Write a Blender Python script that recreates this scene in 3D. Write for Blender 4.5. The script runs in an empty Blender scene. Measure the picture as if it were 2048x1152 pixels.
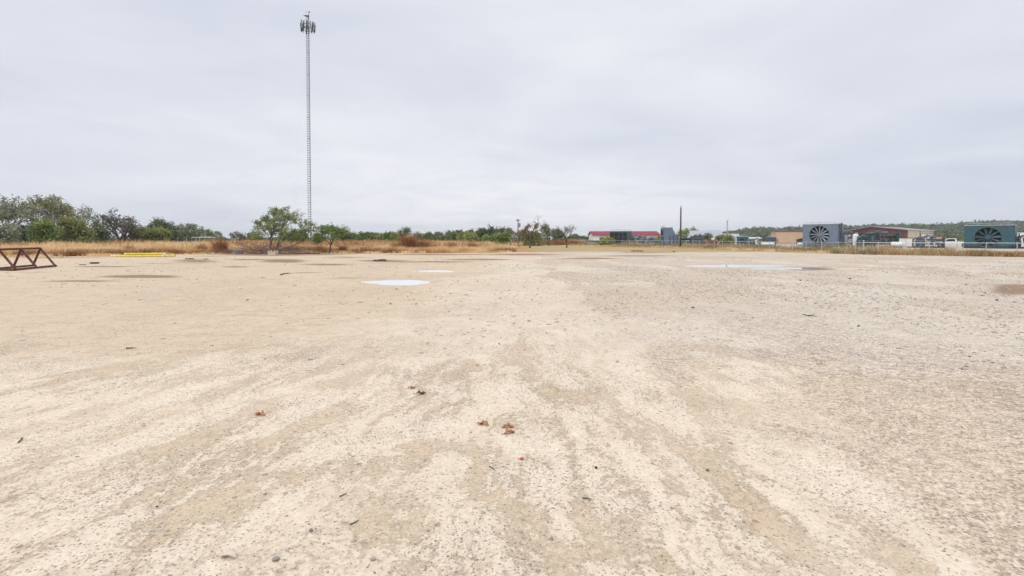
import bpy, math, random
import numpy as np
from mathutils import Vector, Matrix
R = math.radians
C = bpy.context.scene.collection
F = 1000.0                 # focal length in pixels of the 2048 px wide photograph
PITCH = math.atan(28 / F)  # camera looks very slightly down
VC = 477 + 28              # row of the principal point
HC = 1.6                   # camera height
rnd = random.Random(7)
nrg = np.random.default_rng(11)

def at(u, v, Y):
    """point of the world at depth Y seen at photo position u, v"""
    x = (u - 1024) / F; y = -(v - VC) / F
    d = Vector((x, y * math.sin(PITCH) + math.cos(PITCH), y * math.cos(PITCH) - math.sin(PITCH)))
    k = Y / d.y
    return Vector((d.x * k, Y, HC + d.z * k))
def gp(u, v):
    """point of the flat ground seen at u, v"""
    x = (u - 1024) / F; y = -(v - VC) / F
    d = Vector((x, y * math.sin(PITCH) + math.cos(PITCH), y * math.cos(PITCH) - math.sin(PITCH)))
    k = -HC / d.z
    return Vector((d.x * k, d.y * k, 0))
def proj(x, y, z=0.0):
    cz = y * math.cos(PITCH) - (z - HC) * math.sin(PITCH)
    cy = y * math.sin(PITCH) + (z - HC) * math.cos(PITCH)
    return 1024 + F * x / cz, VC - F * cy / cz

# ------------------------------------------------------------ numpy noise
_tab = np.random.default_rng(3).random((256, 256))
def vn(x, y, s=0):
    x = np.asarray(x, float) + s * 17.31; y = np.asarray(y, float) + s * 9.77
    xi = np.floor(x).astype(int); yi = np.floor(y).astype(int)
    fx = x - xi; fy = y - yi
    fx = fx * fx * (3 - 2 * fx); fy = fy * fy * (3 - 2 * fy)
    a = _tab[xi & 255, yi & 255]; b = _tab[(xi + 1) & 255, yi & 255]
    c = _tab[xi & 255, (yi + 1) & 255]; d = _tab[(xi + 1) & 255, (yi + 1) & 255]
    return (a * (1 - fx) + b * fx) * (1 - fy) + (c * (1 - fx) + d * fx) * fy
def fbm(x, y, o=4, s=0):
    t = 0; a = .5; n = 0
    for k in range(o):
        t = t + a * vn(x * 2 ** k, y * 2 ** k, s + k * 3); n += a; a *= .5
    return t / n
def sstep(a, b, x):
    t = np.clip((x - a) / (b - a), 0, 1); return t * t * (3 - 2 * t)

# ------------------------------------------------------------ materials
class NT:
    def __init__(s, m):
        m.use_nodes = True; s.t = m.node_tree; s.t.nodes.clear()
    def n(s, typ, **kw):
        o = s.t.nodes.new(typ)
        for k, v in kw.items(): setattr(o, k, v)
        return o
    def put(s, sock, v):
        if isinstance(v, bpy.types.NodeSocket): s.t.links.new(v, sock)
        elif v is not None:
            if sock.type == 'RGBA' and len(v) == 3: v = (*v, 1)
            sock.default_value = v
    def math(s, op, a, b=None, c=None, clamp=False):
        o = s.n('ShaderNodeMath', operation=op, use_clamp=clamp)
        s.put(o.inputs[0], a); s.put(o.inputs[1], b)
        if c is not None: s.put(o.inputs[2], c)
        return o.outputs[0]
    def mix(s, f, a, b, blend='MIX'):
        o = s.n('ShaderNodeMix', data_type='RGBA', blend_type=blend)
        s.put(o.inputs[0], f); s.put(o.inputs[6], a); s.put(o.inputs[7], b)
        return o.outputs[2]
    def rng(s, x, a, b, c=0.0, d=1.0, smooth=True):
        o = s.n('ShaderNodeMapRange', interpolation_type='SMOOTHSTEP' if smooth else 'LINEAR')
        for i, v in enumerate((x, a, b, c, d)): s.put(o.inputs[i], v)
        return o.outputs[0]
    def noise(s, vec, scale, detail=3, rough=.55, dist=0.0, color=False):
        o = s.n('ShaderNodeTexNoise'); s.put(o.inputs['Vector'], vec)
        o.inputs['Scale'].default_value = scale; o.inputs['Detail'].default_value = detail
        o.inputs['Roughness'].default_value = rough; o.inputs['Distortion'].default_value = dist
        return o.outputs['Color' if color else 'Fac']
    def mapping(s, vec, sc=(1, 1, 1), loc=(0, 0, 0), rot=(0, 0, 0)):
        o = s.n('ShaderNodeMapping'); s.put(o.inputs[0], vec)
        o.inputs['Scale'].default_value = sc; o.inputs['Location'].default_value = loc; o.inputs['Rotation'].default_value = rot
        return o.outputs[0]
    def out(s, sh, vol=None):
        o = s.n('ShaderNodeOutputMaterial')
        if sh is not None: s.t.links.new(sh, o.inputs['Surface'])
        if vol is not None: s.t.links.new(vol, o.inputs['Volume'])
    def bsdf(s, col, rough=.8, metal=0.0, spec=.3, normal=None, **kw):
        o = s.n('ShaderNodeBsdfPrincipled')
        s.put(o.inputs['Base Color'], col); s.put(o.inputs['Roughness'], rough)
        s.put(o.inputs['Metallic'], metal); s.put(o.inputs['Specular IOR Level'], spec)
        if normal is not None: s.put(o.inputs['Normal'], normal)
        for k, v in kw.items(): s.put(o.inputs[k], v)
        return o.outputs[0]
    def bump(s, h, strength=.5, dist=.01):
        o = s.n('ShaderNodeBump'); o.inputs['Strength'].default_value = strength
        o.inputs['Distance'].default_value = dist; s.put(o.inputs['Height'], h)
        return o.outputs[0]
    def pos(s): return s.n('ShaderNodeNewGeometry').outputs['Position']
    def island(s): return s.n('ShaderNodeNewGeometry').outputs['Random Per Island']
    def attr(s, name):
        o = s.n('ShaderNodeAttribute', attribute_name=name)
        q = s.n('ShaderNodeSeparateColor'); s.t.links.new(o.outputs['Color'], q.inputs[0])
        return q.outputs[0], q.outputs[1], q.outputs[2]
    def ramp(s, f, stops):
        o = s.n('ShaderNodeValToRGB'); e = o.color_ramp.elements
        while len(e) < len(stops): e.new(.5)
        for k, (p, c) in enumerate(stops): e[k].position = p; e[k].color = (*c, 1)
        s.put(o.inputs[0], f); return o.outputs[0]

M = {}
def paint(name, col, rough=.6, var=.25, scale=1.5, metal=0.0, dirt=(.18, .13, .09), dirtf=.35, spec=.3):
    """painted or weathered surface: patchy tone and dirt streaks"""
    m = bpy.data.materials.new(name); t = NT(m); p = t.pos()
    a = t.noise(p, scale, 5, .6)
    b = t.noise(t.mapping(p, (3, 3, .5)), 1.1, 4, .6)
    lo = tuple(c * (1 - var) for c in col); hi = tuple(min(1, c * (1 + var * .7)) for c in col)
    c = t.mix(t.rng(a, .3, .7), lo, hi)
    c = t.mix(t.rng(b, .52, .75, 0, dirtf), c, dirt)
    t.out(t.bsdf(c, rough, metal, spec, t.bump(a, .15, .02)))
    M[name] = m; return m
def leafmat(name, a, b, c, trans=.35, scale=.7):
    m = bpy.data.materials.new(name); t = NT(m)
    isl = t.island(); n = t.noise(t.pos(), scale, 3, .6)
    col = t.ramp(t.math('ADD', t.math('MULTIPLY', isl, .55), t.math('MULTIPLY', t.rng(n, .3, .7), .45)), [(0.08, a), (.5, b), (.92, c)])
    s = t.bsdf(col, .6, 0, .15)
    tr = t.n('ShaderNodeBsdfTranslucent'); t.put(tr.inputs[0], col)
    mx = t.n('ShaderNodeMixShader'); mx.inputs[0].default_value = trans
    t.t.links.new(s, mx.inputs[1]); t.t.links.new(tr.outputs[0], mx.inputs[2])
    t.out(mx.outputs[0]); M[name] = m; return m

# ------------------------------------------------------------ mesh building
def tag(o, label=None, cat=None, group=None, kind=None):
    if label: o['label'] = label
    if cat: o['category'] = cat
    if group: o['group'] = group
    if kind: o['kind'] = kind
    return o
def empty(name, loc, rz=0, label=None, cat=None, group=None):
    o = bpy.data.objects.new(name, None); C.objects.link(o)
    o.location = loc; o.rotation_euler = (0, 0, rz); o.empty_display_size = .3
    return tag(o, label, cat, group)
def npmesh(name, verts, faces, mat, parent=None, smooth=False, loc=None):
    """faces: int array (n,3) or (n,4)"""
    me = bpy.data.meshes.new(name)
    verts = np.asarray(verts, np.float32); faces = np.asarray(faces, np.int32)
    k = faces.shape[1]
    me.vertices.add(len(verts)); me.vertices.foreach_set('co', verts.ravel())
    me.loops.add(faces.size); me.loops.foreach_set('vertex_index', faces.ravel())
    me.polygons.add(len(faces))
    me.polygons.foreach_set('loop_start', np.arange(0, faces.size, k, dtype=np.int32))
    me.polygons.foreach_set('use_smooth', np.full(len(faces), smooth, bool))
    me.update(calc_edges=True); me.validate()
    if mat: me.materials.append(M[mat])
    o = bpy.data.objects.new(name, me); C.objects.link(o)
    if parent is not None: o.parent = parent
    if loc is not None: o.location = loc
    return o

class MB:
    def __init__(s): s.v = []; s.f = []
    def add(s, vs, fs):
        b = len(s.v); s.v += [tuple(v) for v in vs]; s.f += [tuple(i + b for i in f) for f in fs]
        return s
    def box(s, c, d, rz=0, rx=0, ry=0):
        m = Matrix.Rotation(rz, 3, 'Z') @ Matrix.Rotation(ry, 3, 'Y') @ Matrix.Rotation(rx, 3, 'X')
        vs = [Vector(c) + m @ Vector((i * d[0] / 2, j * d[1] / 2, k * d[2] / 2)) for k in (-1, 1) for j in (-1, 1) for i in (-1, 1)]
        return s.add(vs, [(0, 2, 3, 1), (4, 5, 7, 6), (0, 1, 5, 4), (1, 3, 7, 5), (3, 2, 6, 7), (2, 0, 4, 6)])
    def b2(s, x0, x1, y0, y1, z0, z1):
        return s.box(((x0 + x1) / 2, (y0 + y1) / 2, (z0 + z1) / 2), (x1 - x0, y1 - y0, z1 - z0))
    def tube(s, p0, p1, r0, r1=None, n=8, cap=True):
        return s.path([p0, p1], [r0, r0 if r1 is None else r1], n, cap)
    def path(s, pts, rs, n=8, cap=True):
        pts = [Vector(p) for p in pts]
        if not hasattr(rs, '__len__'): rs = [rs] * len(pts)
        vs = []; fs = []
        d0 = (pts[1] - pts[0]).normalized()
        up = Vector((0, 0, 1)) if abs(d0.z) < .9 else Vector((1, 0, 0))
        a = d0.cross(up).normalized()
        for i, p in enumerate(pts):
            d = (pts[min(i + 1, len(pts) - 1)] - pts[max(i - 1, 0)])
            if d.length < 1e-6: d = d0
            d.normalize(); a = (a - d * a.dot(d)).normalized(); b = d.cross(a)
            for k in range(n):
                t = 2 * math.pi * k / n
                vs.append(p + (a * math.cos(t) + b * math.sin(t)) * rs[i])
        for i in range(len(pts) - 1):
            for k in range(n):
                fs.append((i * n + k, i * n + (k + 1) % n, (i + 1) * n + (k + 1) % n, (i + 1) * n + k))
        if cap:
            fs.append(tuple(range(n - 1, -1, -1))); fs.append(tuple((len(pts) - 1) * n + k for k in range(n)))
        return s.add(vs, fs)
    def prism(s, poly, p, ax, ay, depth):
        """polygon (list of 2d) in the plane p, ax, ay, extruded along ax x ay by depth"""
        ax = Vector(ax); ay = Vector(ay); nz = ax.cross(ay).normalized() * depth; p = Vector(p)
        n = len(poly); vs = [p + ax * a + ay * b for a, b in poly]; vs += [v + nz for v in vs]
        fs = [tuple(range(n - 1, -1, -1)), tuple(range(n, 2 * n))] + [(i, (i + 1) % n, n + (i + 1) % n, n + i) for i in range(n)]
        return s.add(vs, fs)
    def ball(s, c, r, sq=(1, 1, 1), seg=10, ring=6, jit=0, rg=None):
        c = Vector(c); vs = [c + Vector((0, 0, -r * sq[2]))]; fs = []
        for i in range(1, ring):
            t = math.pi * i / ring
            for k in range(seg):
                q = 2 * math.pi * k / seg; j = 1 + (rg.uniform(-jit, jit) if rg else 0)
                vs.append(c + Vector((math.sin(t) * math.cos(q) * sq[0], math.sin(t) * math.sin(q) * sq[1], -math.cos(t) * sq[2])) * r * j)
        vs.append(c + Vector((0, 0, r * sq[2])))
        for k in range(seg): fs.append((0, 1 + (k + 1) % seg, 1 + k))
        for i in range(ring - 2):
            for k in range(seg):
                a = 1 + i * seg; fs.append((a + k, a + (k + 1) % seg, a + seg + (k + 1) % seg, a + seg + k))
        a = 1 + (ring - 2) * seg
        for k in range(seg): fs.append((a + k, a + (k + 1) % seg, len(vs) - 1))
        return s.add(vs, fs)
    def build(s, name, mat, parent=None, smooth=False, loc=None, label=None, bevel=0):
        me = bpy.data.meshes.new(name); me.from_pydata(s.v, [], s.f); me.update()
        me.materials.append(M[mat] if isinstance(mat, str) else mat)
        if smooth: me.polygons.foreach_set('use_smooth', [True] * len(me.polygons))
        o = bpy.data.objects.new(name, me); C.objects.link(o)
        if parent is not None: o.parent = parent
        if loc is not None: o.location = loc
        if label: o['label'] = label
        if bevel:
            b = o.modifiers.new('bevel', 'BEVEL'); b.width = bevel; b.segments = 2
        return o

# ------------------------------------------------------------ render, camera, light
sc = bpy.context.scene
sc.render.engine = 'CYCLES'
sc.view_settings.view_transform = 'Standard'; sc.view_settings.look = 'None'
sc.view_settings.exposure = EXPO = 0.15; sc.view_settings.gamma = 1
cam = bpy.data.cameras.new('camera'); co = bpy.data.objects.new('camera', cam); C.objects.link(co)
co.location = (0, 0, HC); co.rotation_euler = (math.pi / 2 - PITCH, 0, 0)
cam.sensor_fit = 'HORIZONTAL'; cam.sensor_width = 36; cam.lens = 36 * F / 2048
cam.shift_y = -(576 - VC) / 2048; cam.clip_start = .05; cam.clip_end = 20000
sc.camera = co

SUN_EL, SUN_AZ = R(52), R(-150)      # azimuth clockwise from +Y; the sun stands behind the camera, veiled
sl = bpy.data.lights.new('sun', 'SUN'); sl.energy = 1.5; sl.angle = R(35); sl.color = (1, .965, .92)
so = bpy.data.objects.new('sun', sl); C.objects.link(so)
sd = Vector((math.sin(SUN_AZ) * math.cos(SUN_EL), math.cos(SUN_AZ) * math.cos(SUN_EL), math.sin(SUN_EL)))
so.rotation_euler = sd.to_track_quat('Z', 'Y').to_euler()

W = bpy.data.worlds.new('World'); sc.world = W
t = NT(W)
sky = t.n('ShaderNodeTexSky', sky_type='NISHITA'); sky.sun_disc = False
sky.sun_elevation = SUN_EL; sky.sun_rotation = SUN_AZ
g = t.n('ShaderNodeTexCoord').outputs['Generated']
sp = t.n('ShaderNodeSeparateXYZ'); t.put(sp.inputs[0], g)
X, Y, Z = sp.outputs
zz = t.math('ADD', t.math('MAXIMUM', Z, 0.0), .13)
cv = t.n('ShaderNodeCombineXYZ'); t.put(cv.inputs[0], t.math('DIVIDE', X, zz)); t.put(cv.inputs[1], t.math('DIVIDE', Y, zz)); cv.inputs[2].default_value = 3.3
n1 = t.noise(t.mapping(cv.outputs[0], (1, 1.3, 1), (2.1, .7, 0), (0, 0, .5)), .38, 4, .5, .35)
n2 = t.noise(t.mapping(cv.outputs[0], (1, 1.1, 1), (7.3, 1.2, 0), (0, 0, .35)), 1.0, 7, .6, .8)
n3 = t.noise(t.mapping(g, (1, 1, 3.2), (.3, .1, .2)), 1.7, 3, .5)
f = t.math('ADD', t.math('ADD', t.math('MULTIPLY', n1, .55), t.math('MULTIPLY', n2, .27)), t.math('MULTIPLY', n3, .28))
cl = t.ramp(t.rng(f, .40, .70, smooth=False), [(0, (.58, .62, .715)), (.5, (.69, .715, .79)), (1, (.81, .82, .86))])
# bright break near the horizon, straight ahead, darker blue to the sides
hz = t.rng(Z, .015, .20, 1, 0)
az = t.math('DIVIDE', X, t.math('MAXIMUM', Y, .05))
ctr = t.math('MULTIPLY', hz, t.rng(t.math('ABSOLUTE', t.math('SUBTRACT', az, -.02)), 0, .75, 1, 0))
cl = t.mix(t.math('MULTIPLY', ctr, t.rng(n2, .3, .65, .45, .95)), cl, (.93, .93, .935))
lowb = t.math('MULTIPLY', t.rng(Z, 0.0, .12, 1, 0), t.rng(az, .15, .8, 0, .75))
cl = t.mix(lowb, cl, (.64, .68, .765))
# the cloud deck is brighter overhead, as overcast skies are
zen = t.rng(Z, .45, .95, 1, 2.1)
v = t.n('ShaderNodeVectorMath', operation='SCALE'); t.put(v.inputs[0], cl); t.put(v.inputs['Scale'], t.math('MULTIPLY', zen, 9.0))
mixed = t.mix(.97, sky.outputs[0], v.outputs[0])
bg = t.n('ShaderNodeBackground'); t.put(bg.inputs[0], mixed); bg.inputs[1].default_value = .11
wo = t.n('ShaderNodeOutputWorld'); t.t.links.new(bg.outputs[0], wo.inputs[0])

# ------------------------------------------------------------ ground
PUD = [ # u, v, half width px, half height px, depth
    (800, 563.5, 66, 6.0), (752, 562, 34, 3.0), (868, 541.2, 52, 2.6), (1005, 540, 26, .9), (1470, 530.8, 120, 2.6), (1565, 535.6, 70, 2.0), (1615, 536.6, 42, 1.8), (1700, 536.8, 16, 1.0)]
def px(x, y):
    cz = y * math.cos(PITCH) + HC * math.sin(PITCH); cy = y * math.sin(PITCH) - HC * math.cos(PITCH)
    cz = np.where(cz < .3, .3, cz)
    return 1024 + F * x / cz, VC - F * cy / cz
def pudmask(x, y):
    u, v = px(x, y); m = np.zeros_like(u)
    for a, b, du, dv in PUD:
        r = ((u - a) / du) ** 2 + ((v - b) / dv) ** 2
        m = np.maximum(m, np.exp(-r * .9))
    return m
# wheel tracks and scuffs of loose sand: centre lines (as seen in the photograph, laid on the ground), half width in metres
TRK = [([(-60, 1030), (200, 950), (430, 860), (620, 775)], .10), ([(60, 1110), (330, 985), (520, 890), (700, 800)], .09), ([(330, 1010), (560, 900), (760, 790), (900, 720)], .08),
       ([(-80, 905), (180, 830), (400, 760), (600, 700)], .13), ([(-60, 800), (250, 735), (520, 680)], .16), ([(540, 960), (700, 925), (860, 895), (1000, 905), (1130, 930)], .08),
       ([(1190, 1180), (1165, 1050), (1140, 930), (1105, 830), (1075, 740)], .035), ([(1010, 1000), (1060, 1020), (1100, 1040)], .07), ([(950, 985), (1010, 1010)], .06), ([(770, 1050), (790, 1040)], .13), ([(700, 985), (720, 1040)], .05),
       ([(1250, 1040), (1290, 1090), (1330, 1150)], .07), ([(1340, 930), (1370, 1010), (1400, 1050)], .06), ([(1200, 780), (1260, 850), (1290, 900)], .06), ([(1380, 780), (1450, 900), (1530, 1040), (1600, 1180)], .09),
       ([(860, 790), (900, 800)], .12), ([(1110, 790), (1190, 800)], .14), ([(1030, 690), (1060, 760)], .10), ([(1130, 1110), (1150, 1160)], .10), ([(240, 1060), (420, 1000)], .08), ([(0, 960), (140, 925)], .09)]
TRK = [([gp(*q) for q in pl], w) for pl, w in TRK]
def tracks(x, y):
    x = np.asarray(x, float); y = np.asarray(y, float); out = np.zeros(x.shape); k = (y > 1) & (y < 14) & (np.abs(x) < 12)
    if not k.any(): return out
    X_ = x[k] + (fbm(x[k] * 3, y[k] * 3, 3, 33) - .5) * .22; Y_ = y[k] + (fbm(x[k] * 3 + 5, y[k] * 3, 3, 34) - .5) * .3; m_ = np.zeros(X_.shape)
    for pl, w in TRK:
        d = np.full(X_.shape, 9e9)
        for a, b in zip(pl, pl[1:]):
            vx, vy = b.x - a.x, b.y - a.y; s = np.clip(((X_ - a.x) * vx + (Y_ - a.y) * vy) / (vx * vx + vy * vy), 0, 1)
            d = np.minimum(d, np.hypot(X_ - a.x - s * vx, Y_ - a.y - s * vy))
        m_ = np.maximum(m_, 1 - sstep(w * .5, w * 1.7, d))
    out[k] = m_; return out
def gz(x, y):
    x = np.asarray(x, float); y = np.asarray(y, float)
    far = sstep(70, 110, y)
    uu = x * (1 + .15 * np.clip(y, 0, 12))
    rut = (fbm(uu * 1.1, y * .28, 3, 5) - .5) * .022 * sstep(0, 3, np.abs(x) + y) * (1 - sstep(9, 16, y))
    z = (fbm(x * .12, y * .12, 3, 2) - .5) * .05 * (1 - far) + (fbm(x * 5, y * 5, 3, 8) - .5) * .006 * (1 - sstep(6, 14, y)) + rut
    d = pudmask(x, y)
    w = sstep(.05, .30, d)
    z = z * (1 - w * .9) + (fbm(x * 1.3, y * 1.3, 3, 9) - .5) * .034 * w + (fbm(x * 4, y * 2.5, 3, 19) - .5) * .024 * w - .055 * sstep(.12, .75, d)
    return z
EDGE = [(-400, 515), (0, 513), (120, 513), (235, 512), (330, 509), (430, 507.5), (452, 507), (464, 503.5), (612, 503.5), (628, 505.5), (690, 505.5), (704, 506.5), (900, 506), (985, 505), (1022, 504)]   # front of the dry field
EDG = [gp(u, v) for u, v in EDGE]
EX = [p.x for p in EDG]; EY = [p.y for p in EDG]
def field_front(x): return np.interp(x, EX, EY)
FENCE = [(56, 33), (44, 43.2), (35.5, 50.5), (33, 58), (31.5, 66), (28, 84), (21, 95), (13, 108)]
FN = list(reversed(FENCE))
def make_ground():
    ys = [-60, -40, -25, -15, -9, -5, -3, -1.5, -.5, .4, 1.0, 1.4, 1.7]; y = 1.75
    while y < 2900: ys.append(y); y += max(.035, .011 * y)
    ys.append(3000)
    xs = [0]; x = .05
    while x < 2900: xs.append(x); x += max(.05, .02 * x)
    xs = [-q for q in xs[:0:-1]] + xs
    xs = np.array(xs); ys = np.array(ys)
    gx, gy = np.meshgrid(xs, ys); nx = len(xs); ny = len(ys)
    z = gz(gx, gy)
    V = np.stack([gx, gy, z], -1).reshape(-1, 3)
    i = np.arange(nx * ny).reshape(ny, nx)
    Fc = np.stack([i[:-1, :-1], i[:-1, 1:], i[1:, 1:], i[1:, :-1]], -1).reshape(-1, 4)
    o = npmesh('ground', V, Fc, 'ground', smooth=True); tag(o, kind='structure')
    u, v = px(gx, gy)
    wet = np.zeros_like(u)
    WET = [(285, 553, 75, 2.8, 1), (165, 562, 95, 2.0, .7), (215, 533.5, 75, 1.4, .75), (390, 523, 55, 4, .7), (500, 519.5, 55, 1.6, .7), (565, 522, 48, 3.4, .9),
           (650, 529.5, 55, 2.0, .8), (470, 534, 30, 1.4, .8), (610, 545, 50, 1.6, .5), (690, 515, 60, 2.0, .6), (770, 522, 60, 2.4, .8), (870, 523.5, 90, 1.8, .75), (960, 519, 80, 1.6, .8), (1040, 509, 90, 2, .8),
           (880, 509, 130, 1.5, .8), (640, 509, 60, 1.8, .7), (1180, 517, 70, 1.5, .8), (1270, 512, 90, 1.4, .75), (1190, 534, 60, .9, .5), (1290, 505, 70, 1.2, .7), (1480, 516, 120, 1.5, .45), (1700, 524, 140, 2.4, .4),
           (1618, 537, 48, 3.0, 1), (2030, 579, 48, 9, 1), (1800, 517, 160, 1.6, .4), (1400, 524, 90, 1.4, .4), (60, 545, 60, 2, .5), (330, 541, 60, 1.3, .4), (700, 556, 120, 3, .5), (860, 545, 90, 2, .35)]
    for a, b, du, dv, s in WET:
        wet = np.maximum(wet, s * np.exp(-(((u - a) / du) ** 2 + ((v - b) / dv / 1.15) ** 2) * .7))
    for a, b, du, dv, s in [(540, 508.5, 100, 3.2, 1.0), (420, 512, 60, 1.4, .6), (100, 515.5, 120, 1.3, .7), (330, 527, 90, 1.6, .5), (740, 528, 110, 1.8, .45)]:
        wet = np.maximum(wet, s * np.exp(-(((u - a) / du) ** 2 + ((v - b) / dv) ** 2) * .7))
    wet = np.maximum(wet, .30 * sstep(.02, .25, pudmask(gx, gy)) * (pudmask(gx, gy) > 0))
    ff = field_front(gx)
    wob = (fbm(gx * .5, gy * .5, 3, 21) - .5) * 2.5
    field = sstep(-1.2, .6, gy + wob - ff) * (gx < 3)
    # lawn between the field and the fence
    vl = v + (fbm(gx * .15, gy * .15, 3, 31) - .5) * 3.0
    lawn = sstep(507, 500.5, vl) * sstep(1000, 1040, u) * (1 - sstep(1480, 1640, u)) * (gy > 20)
    lawn = np.maximum(lawn, .55 * sstep(506, 503, vl) * sstep(1400, 1500, u) * (1 - sstep(1640, 1700, u)) * (gy > 20))
    lawn = np.where(gy > 62, np.maximum(lawn, sstep(62, 70, gy)), lawn)
    fx = np.interp(gy, [p[1] for p in FENCE], [p[0] for p in FENCE])
    beyond = sstep(-.6, 1.2, gx - fx) * (gy > 33)
    grass = np.clip(np.maximum(field, 0) + 0, 0, 1)
    grass = np.maximum(grass, beyond * sstep(0, 1, 3.2 - (gx - fx)))
    grass = np.maximum(grass, sstep(1040, 1010, u) * sstep(60, 64, gy))
    yard2 = beyond * sstep(2.2, 4.0, gx - fx) * (1 - sstep(150, 200, gy))
    # grey gravel: right side, patchy
    grey = sstep(-.25, .75, (gx + 2.0) / (3 + np.clip(gy, 0, 60) * .35)) * (.35 + .9 * fbm(gx * .22, gy * .16, 4, 41))
    grey = np.maximum(grey, .6 * sstep(.55, .75, fbm(gx * .12 + 4, gy * .1, 3, 44)) * sstep(9, 15, gy))
    tan = sstep(1.0, -6.0, gx - .05 * gy) * sstep(4.5, 8, gy) * (.45 + .8 * fbm(gx * .15, gy * .22, 4, 51))
    tan = np.maximum(tan, .8 * sstep(28, 42, gy) * (.35 + .9 * fbm(gx * .07, gy * .3, 4, 53)))
    grey = grey * (.25 + .75 * sstep(2.5, 8, gy))
    near = sstep(9.5, 4.2, gy + (fbm(gx * .3, gy * .3, 3, 61) - .5) * 5)
    one = np.ones_like(u)
    wx = gx + (fbm(gx * .5, gy * .35, 4, 71) - .5) * 2.6
    gran = sstep(.75, 2.0, wx - .02 * gy) * (.30 + 1.1 * sstep(.35, .62, fbm(gx * .55, gy * .30, 4, 72)))
    gran = np.maximum(gran, .55 * sstep(.5, .68, fbm(gx * .35 + 9, gy * .25, 4, 73)))
    gran = np.clip(gran, 0, 1)
    me = o.data
    for nm, ch in (('zone', (wet, grass, grey)), ('zoneb', (lawn, tan, near)), ('zonec', (yard2, gran, tracks(gx, gy)))):
        a = me.color_attributes.new(nm, 'FLOAT_COLOR', 'POINT')
        a.data.foreach_set('color', np.stack([np.clip(q, 0, 1) for q in ch] + [one], -1).astype(np.float32).ravel())
    return o

m = bpy.data.materials.new('ground'); M['ground'] = m; t = NT(m)
p = t.pos()
wet, grassz, grey = t.attr('zone'); lawn, tan, near = t.attr('zoneb'); yard2, gran, trkm = t.attr('zonec')
s3 = t.n('ShaderNodeSeparateXYZ'); t.put(s3.inputs[0], p); PX, PY = s3.outputs[0], s3.outputs[1]
warp = t.noise(p, .9, 3, .5, color=True)
w3 = t.n('ShaderNodeSeparateColor'); t.put(w3.inputs[0], warp)
ycl = t.math('MINIMUM', t.math('MAXIMUM', PY, 0.0), 14.0)
# curving wheel-track coordinates
uu = t.math('MULTIPLY', t.math('ADD', PX, t.math('MULTIPLY', t.math('SUBTRACT', w3.outputs[0], .5), .9)), t.math('ADD', 1.0, t.math('MULTIPLY', ycl, .09)))
cb = t.n('ShaderNodeCombineXYZ'); t.put(cb.inputs[0], uu); t.put(cb.inputs[1], t.math('ADD', t.math('MULTIPLY', PY, .42), t.math('MULTIPLY', w3.outputs[1], .5)))
trk = cb.outputs[0]
st1 = t.noise(t.mapping(trk, (1.9, 2.3, 1)), 1.0, 6, .70, .3)
st2 = t.noise(t.mapping(trk, (4.5, 2.0, 1), (3, 8, 0)), 1.0, 5, .65)
blot = t.noise(p, 1.1, 5, .62, .4)
blot2 = t.noise(p, .33, 4, .6, .3)
fine = t.noise(p, 14, 5, .7)
grain = t.noise(p, 120, 3, .7)
midn = t.noise(p, 4.5, 5, .65)
pat = t.math('ADD', t.math('ADD', t.math('MULTIPLY', st1, .46), t.math('MULTIPLY', st2, .28)), t.math('ADD', t.math('MULTIPLY', blot, .30), t.math('MULTIPLY', t.math('SUBTRACT', fine, .5), .34)))
pat = t.math('ADD', t.math('SUBTRACT', pat, .012), t.math('MULTIPLY', t.math('MULTIPLY', trkm, t.rng(midn, .35, .62, .25, 1)), .07))
vg = t.noise(p, 34, 4, .75)
pat = t.math('ADD', pat, t.math('MULTIPLY', t.math('SUBTRACT', vg, .5), .22))
sand = t.rng(pat, .512, .597)                 # loose sandy wheel tracks
sand = t.math('MULTIPLY', sand, t.math('MULTIPLY', t.rng(near, .0, .8, .5, 1), t.rng(blot2, .35, .6, .45, 1)))
soft = t.rng(pat, .40, .60)
white = t.mix(t.rng(fine, .3, .7), (.61, .51, .375), (.76, .665, .535))
col = t.mix(t.math('MULTIPLY', soft, .6), white, (.60, .485, .355))
colm = t.mix(t.rng(blot2, .3, .7), (.56, .472, .355), (.68, .59, .465))
col = t.mix(t.rng(near, 0, .7, .8, 0), col, colm)
col = t.mix(t.math('MULTIPLY', t.rng(t.math('ADD', tan, t.math('MULTIPLY', t.math('SUBTRACT', midn, .5), .5)), .25, .85), .65), col, t.mix(blot, (.47, .345, .215), (.65, .52, .375)))
sandc = t.mix(t.rng(grain, .3, .7), (.35, .25, .15), (.62, .475, .315))
col = t.mix(t.math('MULTIPLY', sand, .74), col, sandc)
rip = t.math('MULTIPLY', t.rng(t.noise(t.mapping(trk, (7, 2.2, 1), (5, 2, 0)), 1.0, 6, .72, .4), .54, .64), t.rng(blot2, .4, .6, .1, 1))
rip2 = t.math('MULTIPLY', t.rng(t.noise(t.mapping(p, (.55, 1.5, 1), (2, 5, 0), (0, 0, .25)), 2.2, 7, .75, .5), .50, .62), t.rng(tan, .2, .7))
col = t.mix(t.math('MAXIMUM', t.math('MULTIPLY', rip, .38), t.math('MULTIPLY', rip2, .34)), col, (.36, .25, .155))
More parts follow.
